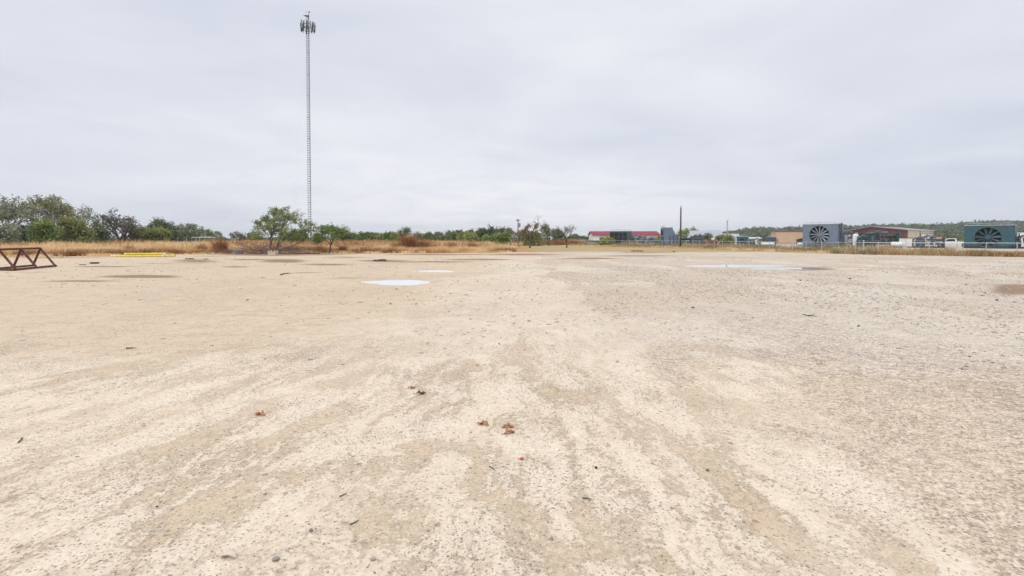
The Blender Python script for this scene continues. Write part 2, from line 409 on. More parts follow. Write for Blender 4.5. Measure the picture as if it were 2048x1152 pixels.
# crushed stone: every chip its own tone
vc = t.n('ShaderNodeTexVoronoi', feature='F1'); t.put(vc.inputs['Vector'], t.mapping(p, (1, 1, .2))); vc.inputs['Scale'].default_value = 62
vq = t.n('ShaderNodeSeparateColor'); t.put(vq.inputs[0], vc.outputs['Color'])
vd = t.n('ShaderNodeTexVoronoi', feature='F1'); t.put(vd.inputs['Vector'], t.mapping(p, (.8, 1.15, .2), (3, 1, 0))); vd.inputs['Scale'].default_value = 23
vr = t.n('ShaderNodeSeparateColor'); t.put(vr.inputs[0], vd.outputs['Color'])
chip = t.math('ADD', t.math('MULTIPLY', vq.outputs[0], .65), t.math('MULTIPLY', vr.outputs[0], .35))
gm = t.rng(t.math('ADD', gran, t.math('MULTIPLY', t.math('SUBTRACT', fine, .5), .7)), .25, .80)
gm = t.math('MAXIMUM', gm, t.rng(vg, .3, .7, .08, .36))
col = t.mix(t.math('MULTIPLY', gm, .78), col, t.ramp(chip, [(0, (.13, .10, .075)), (.28, (.34, .26, .18)), (.55, (.52, .415, .305)), (1, (.71, .61, .49))]))
# grey crushed stone
gf = t.rng(t.math('ADD', grey, t.math('MULTIPLY', t.math('SUBTRACT', t.noise(p, 1.6, 5, .7), .5), 1.1)), .48, .95)
gcol = t.ramp(chip, [(0, (.12, .105, .095)), (.28, (.36, .315, .27)), (.55, (.56, .50, .43)), (1, (.76, .69, .61))])
col = t.mix(t.math('MULTIPLY', gf, .50), col, gcol)
# embedded pebbles: two sizes of scattered stones, dark and pale
def peb(scale, thr, rad, dens):
    v = t.n('ShaderNodeTexVoronoi', feature='F1'); t.put(v.inputs['Vector'], t.mapping(p, (1, 1, .2))); v.inputs['Scale'].default_value = scale
    q = t.n('ShaderNodeSeparateColor'); t.put(q.inputs[0], v.outputs['Color'])
    rr = t.math('MULTIPLY', t.math('ADD', .35, q.outputs[1]), rad)
    inside = t.math('LESS_THAN', v.outputs['Distance'], rr)
    keep = t.math('LESS_THAN', q.outputs[0], dens)
    return t.math('MULTIPLY', inside, keep), q.outputs[2], v.outputs['Distance']
dens1 = t.math('MULTIPLY', t.rng(t.noise(p, 1.9, 3, .6), .35, .65, .10, .52), t.rng(sand, 0, 1, 1, .35))
pb1, c1, d1 = peb(75, 0, .42, dens1)
dens2 = t.math('ADD', t.math('MULTIPLY', t.rng(t.noise(p, .8, 4, .7), .42, .7, .0, .30), t.rng(gf, 0, 1, .5, 1.4)), .02)
pb2, c2, d2 = peb(24, 0, .34, dens2)
pc = lambda c: t.ramp(c, [(0, (.10, .08, .06)), (.35, (.26, .21, .16)), (.7, (.42, .35, .27)), (1, (.60, .52, .42))])
col = t.mix(t.math('MULTIPLY', pb1, .60), col, pc(c1))
col = t.mix(t.math('MULTIPLY', pb2, .5), col, pc(c2))
dens3 = t.math('MULTIPLY', t.rng(t.noise(t.mapping(p, (.5, .9, 1)), .9, 5, .75), .48, .66, .0, .34), t.rng(PY, 5, 9, 0, 1))
pb3, c3, d3 = peb(8.5, 0, .30, dens3)
col = t.mix(t.math('MULTIPLY', pb3, .62), col, t.ramp(c3, [(0, (.12, .10, .09)), (.7, (.32, .28, .24)), (1, (.5, .45, .4))]))
# darker litter and scuffs in bands
sc_ = t.math('MULTIPLY', t.rng(t.noise(t.mapping(p, (.9, 1.2, 1)), 3.0, 6, .75), .56, .68), t.rng(t.noise(p, .25, 3, .6), .42, .62))
col = t.mix(t.math('MULTIPLY', sc_, .42), col, (.20, .17, .145))
# damp earth
wn = t.math('ADD', wet, t.math('MULTIPLY', t.math('SUBTRACT', t.noise(t.mapping(p, (.35, .8, 1)), .9, 5, .7), .5), .9))
wf = t.rng(wn, .27, .74)
col = t.mix(t.math('MULTIPLY', wf, .85), col, (.235, .145, .085))
# lawn, dry field and the earth of the yard behind the fence
lc = t.mix(t.rng(t.noise(t.mapping(p, (.12, .3, 1)), 1.0, 5, .65), .35, .65), (.42, .31, .165), (.31, .245, .12))
lc = t.mix(t.rng(t.noise(p, 6, 3, .7), .5, .8, 0, .4), lc, (.50, .38, .23))
col = t.mix(t.rng(t.math('ADD', lawn, t.math('MULTIPLY', t.math('SUBTRACT', t.noise(p, .7, 4, .7), .5), .6)), .3, .6), col, lc)
col = t.mix(t.rng(grassz, .2, .7), col, t.mix(t.noise(p, .5, 4, .6), (.30, .185, .085), (.45, .29, .13)))
col = t.mix(yard2, col, t.mix(blot2, (.42, .34, .26), (.55, .47, .38)))
hgt = t.math('ADD', t.math('ADD', t.math('MULTIPLY', grain, .25), t.math('MULTIPLY', fine, .8)), t.math('MULTIPLY', t.math('ADD', pb1, t.math('MULTIPLY', pb2, 1.6)), .45))
hgt = t.math('ADD', hgt, t.math('MULTIPLY', sand, -.7)); hgt = t.math('ADD', hgt, t.math('MULTIPLY', midn, 1.2))
t.out(t.bsdf(col, t.rng(wf, 0, 1, .95, .85), 0, .06, t.bump(hgt, .9, .014)))
make_ground()

# puddles: still water lying in the hollows
m = bpy.data.materials.new('water'); M['water'] = m; t = NT(m); p = t.pos()
wc = t.mix(t.noise(p, .8, 3), (.80, .78, .75), (.88, .86, .84))
t.out(t.bsdf(wc, .03, 0, .5, t.bump(t.noise(p, 3, 2), .02, .01), **{'IOR': 1.33, 'Coat Weight': 1.0, 'Coat Roughness': .02}))
paint('silt', (.2, .17, .12))
def sheet(u0, v0, u1, v1, z):
    a = gp(u0, v1); b = gp(u1, v1); c = gp(u1, v0); d = gp(u0, v0); n = 10
    vs = []; fs = []
    for j in range(n + 1):
        for i in range(n + 1):
            p = (a.lerp(b, i / n)).lerp(d.lerp(c, i / n), j / n); vs.append((p.x, p.y, z))
    for j in range(n):
        for i in range(n):
            k = j * (n + 1) + i; fs.append((k, k + 1, k + n + 2, k + n + 1))
    return MB().add(vs, fs)
for q in ((690, 549, 890, 580), (800, 536.5, 940, 546.5), (970, 537.6, 1040, 542.4), (1330, 525, 1680, 541.5)):
    tag(sheet(*q, -.034).build('puddle', 'water'), kind='structure')

# ------------------------------------------------------------ vegetation
leafmat('leaf_dark', (0.061, 0.095, 0.047), (0.115, 0.162, 0.074), (0.216, 0.257, 0.128))
leafmat('leaf_olive', (0.117, 0.143, 0.052), (0.234, 0.260, 0.091), (0.416, 0.403, 0.169))
leafmat('leaf_grey', (0.121, 0.149, 0.101), (0.257, 0.284, 0.189), (0.486, 0.513, 0.365))
leafmat('leaf_bright', (.11, .17, .04), (.21, .29, .08), (.38, .43, .16))
leafmat('leaf_green', (.09, .13, .05), (.175, .235, .08), (.33, .37, .15))
leafmat('leaf_mesquite', (0.101, 0.142, 0.054), (0.216, 0.270, 0.095), (0.459, 0.486, 0.203))
leafmat('leaf_yellow', (.14, .17, .045), (.30, .33, .09), (.46, .47, .18))
leafmat('leaf_grass_green', (.10, .15, .05), (.20, .27, .09), (.38, .44, .20))
leafmat('leaf_rust', (.12, .055, .02), (.24, .13, .04), (.32, .24, .08))
leafmat('leaf_brown', (.10, .105, .07), (.19, .19, .135), (.34, .34, .25))
leafmat('straw', (.52, .33, .14), (.82, .60, .32), (.94, .80, .56), .45, .16)
leafmat('straw_rust', (.20, .085, .035), (.46, .25, .11), (.76, .52, .28), .4, .2)
leafmat('straw_olive', (.17, .125, .055), (.40, .31, .16), (.70, .58, .37), .4, .25)
leafmat('weed_brown', (.17, .075, .03), (.38, .18, .075), (.66, .40, .19), .3, .3)
paint('bark', (.10, .075, .058), .9, .3, 3, dirt=(.05, .04, .03))
paint('bark_grey', (.30, .27, .245), .9, .3, 3, dirt=(.06, .05, .04))
paint('deadwood', (.20, .125, .10), .9, .35, 3, dirt=(.05, .035, .03))

def leaf_faces(P, size, rg, flat=.0, elong=1.5):
    """small folded leaf-clump quads, random orientation, at the points P"""
    n = len(P); d = rg.normal(size=(n, 3)); d[:, 2] *= (1 - flat); d /= np.linalg.norm(d, axis=1)[:, None] + 1e-9
    e = rg.normal(size=(n, 3)); e -= d * (e * d).sum(1)[:, None]; e /= np.linalg.norm(e, axis=1)[:, None] + 1e-9
    s = size * rg.uniform(.55, 1.35, n)[:, None]
    a = d * s * elong * .5; b = e * s * .5
    V = np.stack([P - a, P - b + a * .15, P + a, P + b + a * .15], 1).reshape(-1, 3)
    return V, np.arange(4 * n).reshape(n, 4)

def grow(H, Wd, seed, trunks=1, levels=4, spread=.6, lean=(0, 0), base=.25, droop=0.0):
    """branch skeleton fitted to the height and the width asked for: list of (points, radii, level)"""
    rg = random.Random(seed); out = []
    def br(p, d, L, r, lv):
        pts = [p]; n = 3; q = p.copy(); dd = d.copy()
        for i in range(n):
            dd = (dd + Vector((rg.gauss(0, .16), rg.gauss(0, .16), rg.gauss(0, .10) + (.06 if lv < levels - 1 else -droop)))).normalized()
            q = q + dd * L / n; pts.append(q.copy())
        out.append((pts, [r, r * .86, r * .74, r * .6], lv))
        if lv >= levels: return
        k = rg.choice((2, 3, 3)) if lv else rg.choice((3, 4))
        for j in range(k):
            ax = dd.orthogonal().normalized(); ax.rotate(Matrix.Rotation(rg.uniform(0, 6.28), 3, dd))
            nd = dd.copy(); nd.rotate(Matrix.Rotation(rg.uniform(.25, .55) * (1 + spread * .7), 3, ax))
            s = pts[-1] if j < 2 or lv == 0 else pts[2]
            br(s.copy(), nd, L * rg.uniform(.62, .86), r * .58, lv + 1)
    for k in range(trunks):
        a = rg.uniform(0, 6.28) + k * 6.28 / trunks; s = .12 if trunks == 1 else rg.uniform(.3, .75)
        br(Vector((0, 0, 0)), Vector((math.cos(a) * s + lean[0], math.sin(a) * s + lean[1], 1)).normalized(), (.30 if trunks == 1 else .38) * (1 + base), .055, 0)
    P = [q for pts, _, _ in out for q in pts]
    zm = max(q.z for q in P); xs = sorted(abs(q.x) for q in P); ysd = sorted(abs(q.y) for q in P)
    top = [pts[-1] for pts, _, lv in out if lv >= levels - 1]
    cx = sum(q.x for q in top) / len(top); cy = sum(q.y for q in top) / len(top); cz = sum(q.z for q in top) / len(top)
    if lean == (0, 0):
        done = set()
        for pts, _, _ in out:
            for q in pts:
                if id(q) in done: continue
                done.add(id(q)); k = min(1.2, max(0, q.z / cz)) ** 1.3; q.x -= cx * k; q.y -= cy * k
    xs = sorted(abs(q.x) for q in P); ysd = sorted(abs(q.y) for q in P)
    xm = xs[int(len(xs) * .97)]; ym = ysd[int(len(ysd) * .97)]
    sx = Wd / 2 / xm; sy = Wd / 2 / ym; sz = H / zm
    for pts, rs, lv in out:
        for q in pts: q.x *= sx; q.y *= sy; q.z = max(q.z * sz, -.02)
        for i in range(4): rs[i] *= H * .62
    return out

def tree(name, loc, H, Wd, seed, leaf, label, cat='tree', group=None, n=1800, size=.16, jit=.3, trunks=1, levels=4, spread=.6,
         lean=(0, 0), bark='bark', low=None, sides=5, minr=.012, rz=0, patch=.35, droop=0.0, zlow=0.0):
    root = empty(name, loc, rz, label, cat, group)
    sk = grow(H * .95, Wd * .9, seed, trunks, levels, spread, lean, droop=droop)
    b = MB()
    for pts, rs, lv in sk: b.path(pts, [max(r, minr) for r in rs], sides if lv < 2 else 3, cap=False)
    b.build('trunk', bark, root)
    rg = np.random.default_rng(seed)
    if n:
        src = []
        for pts, rs, lv in sk:
            if lv >= levels - 1:
                w = rg.random() ** 1.5 if patch else 1         # some twigs are thick with leaf, some nearly bare
                if rg.random() < patch * .5: w *= .15
                if pts[-1].z < zlow * H: w = 0
                src.append((pts, w))
        ws = np.array([w for _, w in src]); ws /= ws.sum()
        pick = rg.choice(len(src), n, p=ws); tt = rg.random(n) * 3
        A = np.array([[tuple(q) for q in pts] for pts, _ in src])
        i0 = np.minimum(tt.astype(int), 2); f = (tt - i0)[:, None]
        P = A[pick, i0] * (1 - f) + A[pick, i0 + 1] * f + rg.normal(size=(n, 3)) * jit
        if low:   # foliage that hangs to the ground round the foot
            k = int(n * low); th = rg.random(k) * 6.28; rr = Wd * .5 * np.sqrt(rg.random(k)) * .95
            lob = 1 + .25 * np.sin(th * 3 + seed) + .15 * np.sin(th * 7 + seed * 2)
            Q = np.stack([np.cos(th) * rr * lob, np.sin(th) * rr * lob, rg.random(k) ** 1.1 * H * .62 * (1.1 - .6 * (rr / Wd * 2) ** 2)], 1)
            P = np.concatenate([P, Q])
        P[:, 2] = np.clip(P[:, 2], .03, None)
        V, Fc = leaf_faces(P, size, rg)
        npmesh('crown', V, Fc, leaf, root)
    return root

def H_(vtop, Y): return 1.6 + (477 - vtop) * Y / 1000

# u, vtop, width px, depth, leaf, trunks, leaf count, low, bark, name, label
LEFT = [
 (18, 385, 150, 72, 'leaf_grey', 3, 3300, .0, 'bark_grey', 'tree', 'tall sparse grey-green tree at the left edge of the photo'),
 (100, 384, 120, 78, 'leaf_olive', 3, 2600, .0, 'bark_grey', 'tree', 'tall thin-leaved tree with spreading grey limbs, above the bright green shrub'),
 (140, 402, 95, 84, 'leaf_grey', 2, 1500, .0, 'bark_grey', 'tree', 'half-bare tree leaning right over the olive shrub'),
 (240, 412, 92, 86, 'leaf_brown', 3, 1900, .0, 'bark', 'tree', 'round nearly leafless dark-twigged tree standing alone behind the orange weeds'),
 (322, 431, 76, 95, 'leaf_dark', 2, 2600, .1, 'bark', 'tree', 'dark dense tree right of the round leafless tree'),
 (368, 444, 66, 105, 'leaf_grey', 2, 1900, .1, 'bark', 'tree', 'lower grey-green tree sloping away right of the dark dense tree'),
 (402, 455, 46, 118, 'leaf_green', 1, 1500, .3, 'bark', 'tree', 'small round green tree behind the chain-link gate'),
 (428, 462, 44, 130, 'leaf_grey', 1, 1200, .3, 'bark', 'tree', 'small pale tree between the chain-link gate and the brush pile'),
]
SHR = [
 (90, 434, 44, 66, 'leaf_bright', 2600, 'bright green shrub under the tall trees at the left'),
 (150, 432, 74, 70, 'leaf_olive', 3400, 'broad olive shrub with a rounded top beside the bright green shrub'),
 (18, 446, 76, 64, 'leaf_grey', 3000, 'drooping grey-green thicket at the left edge of the photo'),
 (55, 442, 54, 74, 'leaf_dark', 2000, 'dark shrub between the grey-green thicket and the bright green shrub'),
 (196, 446, 46, 80, 'leaf_dark', 2200, 'dark grey-green bush left of the round leafless tree'),
 (284, 452, 44, 88, 'leaf_olive', 1700, 'low olive bush between the leafless tree and the dark tree'),
 (322, 452, 34, 90, 'leaf_yellow', 1200, 'pale yellow-green bush in front of the dark dense tree'),
 (352, 456, 44, 96, 'leaf_dark', 1400, 'low dark bush under the sloping grey-green tree'),
 (385, 464, 30, 104, 'leaf_green', 900, 'small mid-green bush just left of the chain-link gate'),
]
k = 100
for u, vt, w, Yd, lf, tr, n, low, bk, nm, lab in LEFT:
    k += 1; P = gp(u, 477 + 1600 / Yd); H = H_(vt, Yd); az = math.atan2(P.x, Yd)
    tree(nm, P, H, w * Yd / 1000 * math.cos(az) ** .5, k, lf, lab, 'tree', 'trees along the left edge of the yard', n=n, size=.20, jit=.22, trunks=tr, levels=5, spread=.55, low=low, bark=bk, minr=.022)
for u, vt, w, Yd, lf, n, lab in SHR:
    k += 1; P = gp(u, 477 + 1600 / Yd); H = H_(vt, Yd)
    tree('shrub', P, H, w * Yd / 1000, k, lf, lab, 'shrub', 'shrubs below the trees at the left', n=n, size=.2, jit=.28, trunks=4, levels=3, spread=.9, low=.9, bark='bark', minr=.02)

# the mesquite by the brush pile, the little tree right of the mast
name_is = lambda lab: lab.startswith('small round lone')
def hero(u, v, vt, w, lab, seed, n, leaf, trunks, nm, lean=(0, 0), size=.11, jit=.16, **kw):
    P = gp(u, v); H = H_(vt, P.y)
    if not n or name_is(lab):      # of a few seeds keep the crown that sits best over its trunk
        best = None
        for sd_ in range(seed, seed + 24):
            sk = grow(H, w * P.y / 1000, sd_, trunks, 5, kw.get('spread', .6), (0, 0)); X_ = sorted(pts[-1].x for pts, _, lv in sk if lv >= 4)
            Zs = sorted(pts[-1].z for pts, _, lv in sk if lv >= 4); k_ = len(X_)
            sc_ = abs(X_[int(k_ * .03)] + X_[int(k_ * .97)]) / H + abs(X_[k_ // 2]) / H + abs(Zs[int(k_ * .1)] / H - .45) * .8
            if best is None or sc_ < best[0]: best = (sc_, sd_)
        seed = best[1]
    return tree(nm, P, H, w * P.y / 1000, seed, leaf, lab, 'tree', n=n, size=size, jit=jit, trunks=trunks, levels=5, lean=lean, bark='bark', minr=.013, sides=6, **kw)
# two leaning stems, arching crown
def mesquite():
    P = gp(552, 506); Y0 = P.y; root = empty('mesquite_tree', P, 0, 'largest lone tree with two dark leaning trunks, growing out of the brush pile', 'tree')
    S = Y0 / 1000
    def q(u, v, y=0.0): return Vector(((u - 552) * S, y, (506 - v) * S))
    st = [ [q(545, 506), q(540, 494, .1), q(541, 478, .3), q(541, 462, .3), q(539, 440, .3)],
           [q(541, 478, .2), q(548, 464, -.3), q(553, 446, -.5), q(552, 424, -.4)],
           [q(541, 468, .2), q(533, 456, .4), q(526, 448, .6)],
           [q(548, 506), q(556, 494, -.1), q(562, 480, -.3), q(564, 462, -.3), q(572, 444, -.5), q(582, 428, -.6)],
           [q(562, 482, -.2), q(572, 474, .3), q(586, 464, .7), q(602, 460, 1.0)],
           [q(563, 466, -.3), q(560, 448, .5), q(562, 430, .9), q(560, 416, 1.0)],
           [q(570, 447, -.4), q(584, 440, -.9), q(596, 436, -1.2)],
           [q(552, 504), q(575, 494, .3), q(592, 486, .8), q(608, 476, 1.2)],
           [q(549, 505), q(540, 494, .9), q(528, 482, 1.4), q(522, 470, 1.7)],
           [q(556, 494, -.2), q(570, 486, -1.0), q(590, 470, -1.5)] ]
    rs = [.13, .08, .05, .15, .075, .075, .05, .07, .06, .06]
    b = MB(); rg = random.Random(5); tips = []
    def twig(p, d, L, r, lv):
        pts = [p]; x = p.copy(); dd = d
        for i in range(3):
            dd = (dd + Vector((rg.gauss(0, .25), rg.gauss(0, .25), rg.gauss(.03, .2)))).normalized(); x = x + dd * L / 3; pts.append(x.copy())
        b.path(pts, [r, r * .8, r * .6, r * .45], 4, cap=False)
        if lv >= 1: tips.append(pts)
        if lv < 3:
            for j in range(3 if lv < 2 else 2):
                ax = dd.orthogonal(); ax.rotate(Matrix.Rotation(rg.uniform(0, 6.28), 3, dd)); nd = dd.copy(); nd.rotate(Matrix.Rotation(rg.uniform(.35, .95), 3, ax))
                twig(pts[rg.choice((2, 3, 3))].copy(), nd, L * rg.uniform(.6, .85), max(r * .55, .009), lv + 1)
    for pts, r in zip(st, rs):
        n = len(pts); b.path(pts, [r * (1 - .65 * i / (n - 1)) for i in range(n)], 7, cap=False)
        for i in range(1, n):
            for j in range(2 if i < n - 1 else 3):
                if pts[i].z < .7: continue
                d = (pts[i] - pts[i - 1]).normalized() + Vector((rg.gauss(0, .6), rg.gauss(0, .6), rg.gauss(.15, .35)))
                twig(pts[i].copy(), d.normalized(), rg.uniform(.55, .95), r * .3, 0)
    zm = 96 * S / max(q[2] for q in b.v); fz = lambda z: z if z < 2 else 2 + (z - 2) * (96 * S - 2) / (96 * S / zm - 2)
    b.v = [(x, y, fz(z)) for x, y, z in b.v]
    for ps in tips:
        for q_ in ps: q_.z = fz(q_.z)
    b.build('trunk', 'bark', root)
    rn = np.random.default_rng(9); A = np.array([[tuple(x) for x in p] for p in tips])
    w = rn.random(len(A)) ** 1.2 + .10; w *= np.where(A[:, 3, 2] < .6, .3, 1); w /= w.sum(); n = 11500
    pk = rn.choice(len(A), n, p=w); tt = rn.random(n) * 3; i0 = np.minimum(tt.astype(int), 2); f = (tt - i0)[:, None]
    Q = A[pk, i0] * (1 - f) + A[pk, i0 + 1] * f + rn.normal(size=(n, 3)) * .09
    Q[:, 2] = np.clip(Q[:, 2], .2, None)
    V, Fc = leaf_faces(Q, .085, rn); npmesh('crown', V, Fc, 'leaf_mesquite', root)
mesquite()
hero(658, 507, 446, 62, 'small round lone tree on a thin dark trunk, right of the lattice mast', 31, 5200, 'leaf_grass_green', 1, 'tree', spread=.45, size=.10, zlow=.28)
hero(1060, 496, 426, 66, 'taller nearly bare tree on the dry lawn, brown leaves low in its crown', 47, 0, 'leaf_rust', 1, 'bare_tree', spread=1.0)
hero(1133, 496, 447, 50, 'shorter of the two nearly bare trees on the dry lawn, few leaves', 53, 0, 'leaf_brown', 1, 'bare_tree', lean=(.12, 0))
for o in [q for q in bpy.data.objects if q.name.startswith('bare_tree')]:
    tk = [c for c in o.children][0]; rn = np.random.default_rng(4); vs = np.array([tuple(v.co) for v in tk.data.vertices])
    z = vs[:, 2] / vs[:, 2].max(); big = o.name == 'bare_tree'
    sel = vs[(z > .28) & (z < (.72 if big else 1.0))]; n = 1500 if big else 420
    Q = sel[rn.integers(0, len(sel), n)] + rn.normal(size=(n, 3)) * .14
    V, Fc = leaf_faces(Q, .10, rn); npmesh('crown', V, Fc, 'leaf_rust' if big else 'leaf_brown', o)

# the far row of scrub trees behind the dry field: u, vtop, width, depth, leaf, label
ROW = [
 (480, 462, 26, 140, 'leaf_grey', 'faint far tree just left of the bare upright twigs'),
 (508, 464, 30, 120, 'leaf_olive', 'olive bush behind the left branches of the largest lone tree'),
 (588, 458, 44, 100, 'leaf_bright', 'bright green tree behind the right side of the largest lone tree'),
 (598, 468, 26, 96, 'leaf_green', 'low green bush at the foot of the mast'),
 (636, 474, 30, 150, 'leaf_dark', 'low far dark tree between the mast and the small round tree'),
 (686, 459, 32, 100, 'leaf_green', 'green tree touching the right side of the small round tree'),
 (708, 463, 30, 108, 'leaf_bright', 'first bright tree of the scrub row, right of the small round tree'),
 (730, 464, 34, 104, 'leaf_green', 'wide mid-green tree, second clump of the scrub row'),
 (746, 466, 20, 112, 'leaf_dark', 'narrow dark tree at the end of the second scrub clump'),
 (762, 466, 28, 110, 'leaf_yellow', 'yellow-green low tree left of the bright dome-shaped tree'),
 (783, 463, 32, 100, 'leaf_bright', 'bright dome-shaped tree beside the tall umbrella-crowned one'),
 (805, 451, 36, 104, 'leaf_grey', 'tall grey-green tree with an open umbrella crown above the rust weeds'),
 (838, 462, 18, 130, 'leaf_grey', 'thin pale tree standing in the gap right of the umbrella-crowned tree'),
 (860, 465, 28, 118, 'leaf_green', 'round green tree right of the thin pale tree'),
 (876, 463, 20, 132, 'leaf_brown', 'sparse brownish tree between two round green trees'),
 (898, 461, 38, 112, 'leaf_green', 'wide green tree, left shoulder of the long scrub clump'),
 (915, 459, 32, 124, 'leaf_dark', 'dark tree peeping over the long scrub clump'),
 (930, 463, 32, 106, 'leaf_yellow', 'light yellow-green tree in front of the long scrub clump'),
 (948, 457, 30, 118, 'leaf_dark', 'dark green tree left of the tall one with a bare top twig'),
 (962, 456, 26, 112, 'leaf_green', 'green tree second left of the tall one with a bare top twig'),
 (981, 452, 34, 110, 'leaf_dark', 'tall dark tree with a bare twig rising from its top'),
 (1001, 451, 26, 120, 'leaf_brown', 'sparse brown-topped tree left of the transformer pole'),
 (1004, 464, 32, 100, 'leaf_bright', 'low bright bush in front of the sparse brown-topped tree'),
 (940, 469, 28, 92, 'leaf_olive', 'low olive bush standing nearer in the field than the scrub row'),
 (980, 471, 24, 90, 'leaf_bright', 'small light bush nearest the strip of blond grass'),
 (1028, 452, 34, 116, 'leaf_grey', 'grey-green tree right behind the transformer pole'),
 (1066, 461, 36, 108, 'leaf_olive', 'olive tree behind the taller bare tree'),
 (1048, 456, 26, 124, 'leaf_dark', 'dark tree between the transformer pole and the taller bare tree'),
 (1096, 447, 40, 112, 'leaf_grey', 'open grey tree between the two bare trees'),
 (1115, 455, 26, 124, 'leaf_dark', 'small dark tree just left of the shorter bare tree'),
 (1145, 468, 28, 150, 'leaf_dark', 'low dark tree right behind the shorter bare tree'),
]
for u, vt, w, Yd, lf, lab in ROW:
    k += 1; P = gp(u, 477 + 1600 / Yd); H = H_(vt, Yd); sparse = lf in ('leaf_grey', 'leaf_brown')
    tree('tree', P, H, w * Yd / 1000, k, lf, lab, 'tree', 'scrub trees behind the dry field', n=900 if sparse else 2000, size=.25, jit=.24, trunks=2, levels=4, spread=.6,
         low=.12 if sparse else .38, bark='bark', minr=.025)
FARR = [(1160, 472, 30, 230, 'leaf_dark', 'far dark tree clump left of the red-roofed building'),
 (1183, 474, 22, 240, 'leaf_grey', 'far grey tree clump just left of the flatbed trailer'),
 (1378, 455, 44, 165, 'leaf_yellow', 'light green tree behind the tall thin black pole'),
 (1405, 467, 32, 130, 'leaf_grey', 'grey-green bush in front of the grey metal barn'),
 (1451, 470, 28, 128, 'leaf_olive', 'round olive bush at the foot of the far pole'),
 (1395, 470, 16, 120, 'leaf_dark', 'small dark bush left of the red tractor'),
 (1285, 474, 20, 150, 'leaf_grey', 'small grey-green bush behind the piping, under the red roof'),
 (1318, 474, 14, 150, 'leaf_olive', 'small olive bush just left of the slanted cooler'),
 (1215, 478, 24, 100, 'leaf_yellow', 'pale green bush at the left foot of the dark cooler'),
 (1900, 466, 60, 190, 'leaf_green', 'green tree in the gap right of the maroon shed'),
 (1872, 460, 40, 220, 'leaf_dark', 'dark tree touching the right end of the maroon shed'),
 (2044, 462, 30, 190, 'leaf_dark', 'dark tree above the small white building at the right edge')]
for u, vt, w, Yd, lf, lab in FARR:
    k += 1; P = gp(u, 477 + 1600 / Yd); H = H_(vt, Yd)
    tree('tree', P, H, w * Yd / 1000, k, lf, lab, 'tree', 'trees of the yard behind the fence', n=1800, size=.3, jit=.3, trunks=2, levels=4, spread=.6, low=.4, bark='bark', minr=.03)

# bare twigs left of the lone tree, and the brush pile at its foot
def brush(name, P, n, Wd, Hh, Dp, seed, mat, label, cat, r0=.03, up=.5, parent=None):
    rg = random.Random(seed); b = MB()
    for i in range(n):
        x = rg.gauss(0, Wd * .22); y = rg.uniform(-Dp, Dp); p = Vector((x, y, rg.uniform(0, Hh * .25)))
        a = rg.choice((0, math.pi)) + rg.gauss(0, .5); d = Vector((math.cos(a), math.sin(a) * .6, rg.uniform(.05, up))).normalized()
        L = rg.uniform(.5, 1.2) * Wd * .42
        def rec(p, d, L, r, lv):
            pts = [p]; q = p.copy()
            for s in range(3):
                d = (d + Vector((rg.gauss(0, .12), rg.gauss(0, .12), rg.gauss(-.04, .1)))).normalized(); q = q + d * L / 3
                q.z = min(max(q.z, .02), Hh * (1.0 - .6 * min(1, abs(q.x) / Wd * 1.4))); pts.append(q.copy())
            b.path(pts, [r, r * .8, r * .6, r * .4], 4, cap=False)
            if lv < 3:
                for j in range(2):
                    nd = (d + Vector((rg.gauss(0, .45), rg.gauss(0, .45), rg.gauss(.12, .3)))).normalized()
                    rec(pts[rg.choice((1, 2, 3))].copy(), nd, L * .62, max(r * .6, .006), lv + 1)
        rec(p, d, L, rg.uniform(.5, 1) * r0, 0)
    o = b.build(name, mat, None, loc=P, label=label); o['category'] = cat; return o
brush('brush_pile', gp(522, 508), 62, 5.6, 1.8, .8, 3, 'deadwood', 'wide heap of bare brown fallen branches under the largest lone tree', 'brush pile', .035, .45)
brush('brush_pile', gp(586, 508.5), 36, 2.4, .95, .45, 8, 'deadwood', 'lower reddish heap of cut branches right of the whitish crate', 'brush pile', .025, .5)
brush('branch', gp(1042, 498.5), 2, 1.4, .75, .1, 12, 'deadwood', 'thin bent dead branch sticking up at the edge of the dry lawn', 'branch', .022, 1.2)
tree('bare_shrub', gp(482, 477 + 1600 / 75), H_(460, 75), 1.9, 77, 'leaf_brown', 'small leafless shrub with upright twigs behind the left end of the brush heap', 'shrub', n=0, trunks=3, levels=4, minr=.014)
tree('bare_shrub', gp(981, 477 + 1600 / 108), H_(443, 108), 1.6, 78, 'leaf_brown', 'thin leafless sapling rising above the tall dark tree', 'shrub', n=0, trunks=1, levels=3, minr=.02)

# ------------------------------------------------------------ dry grass
def blades(name, XY, h, w, mat, lean=.35, label=None, cat=None, kind='stuff', group=None, rg=nrg, Z=None):
    n = len(XY); th = rg.random(n) * np.pi; c = np.cos(th); s = np.sin(th)
    if rg is nrg: h = h * (.50 + .95 * fbm(XY[:, 0] * .30, XY[:, 1] * .30, 4, 77))
    h = h * rg.uniform(.55, 1.25, n); w = w * rg.uniform(.6, 1.4, n)
    z0 = (gz(XY[:, 0], XY[:, 1]) if Z is None else Z) - .02
    lx = rg.normal(size=n) * lean * h; ly = rg.normal(size=n) * lean * h
    B = np.stack([XY[:, 0], XY[:, 1], z0], 1)
    o1 = np.stack([c * w, s * w, 0 * w], 1)
    mid = B + np.stack([lx * .35, ly * .35, h * .6], 1); top = B + np.stack([lx, ly, h], 1)
    V = np.stack([B - o1 * .5, B + o1 * .5, mid + o1 * .42, top, mid - o1 * .42], 1).reshape(-1, 3)
    i = np.arange(n)[:, None] * 5
    Fq = np.concatenate([i + [0, 1, 2], i + [0, 2, 4], i + [4, 2, 3]], 1).reshape(-1, 3)
    o = npmesh(name, V, Fq, mat); return tag(o, label, cat, group, kind)
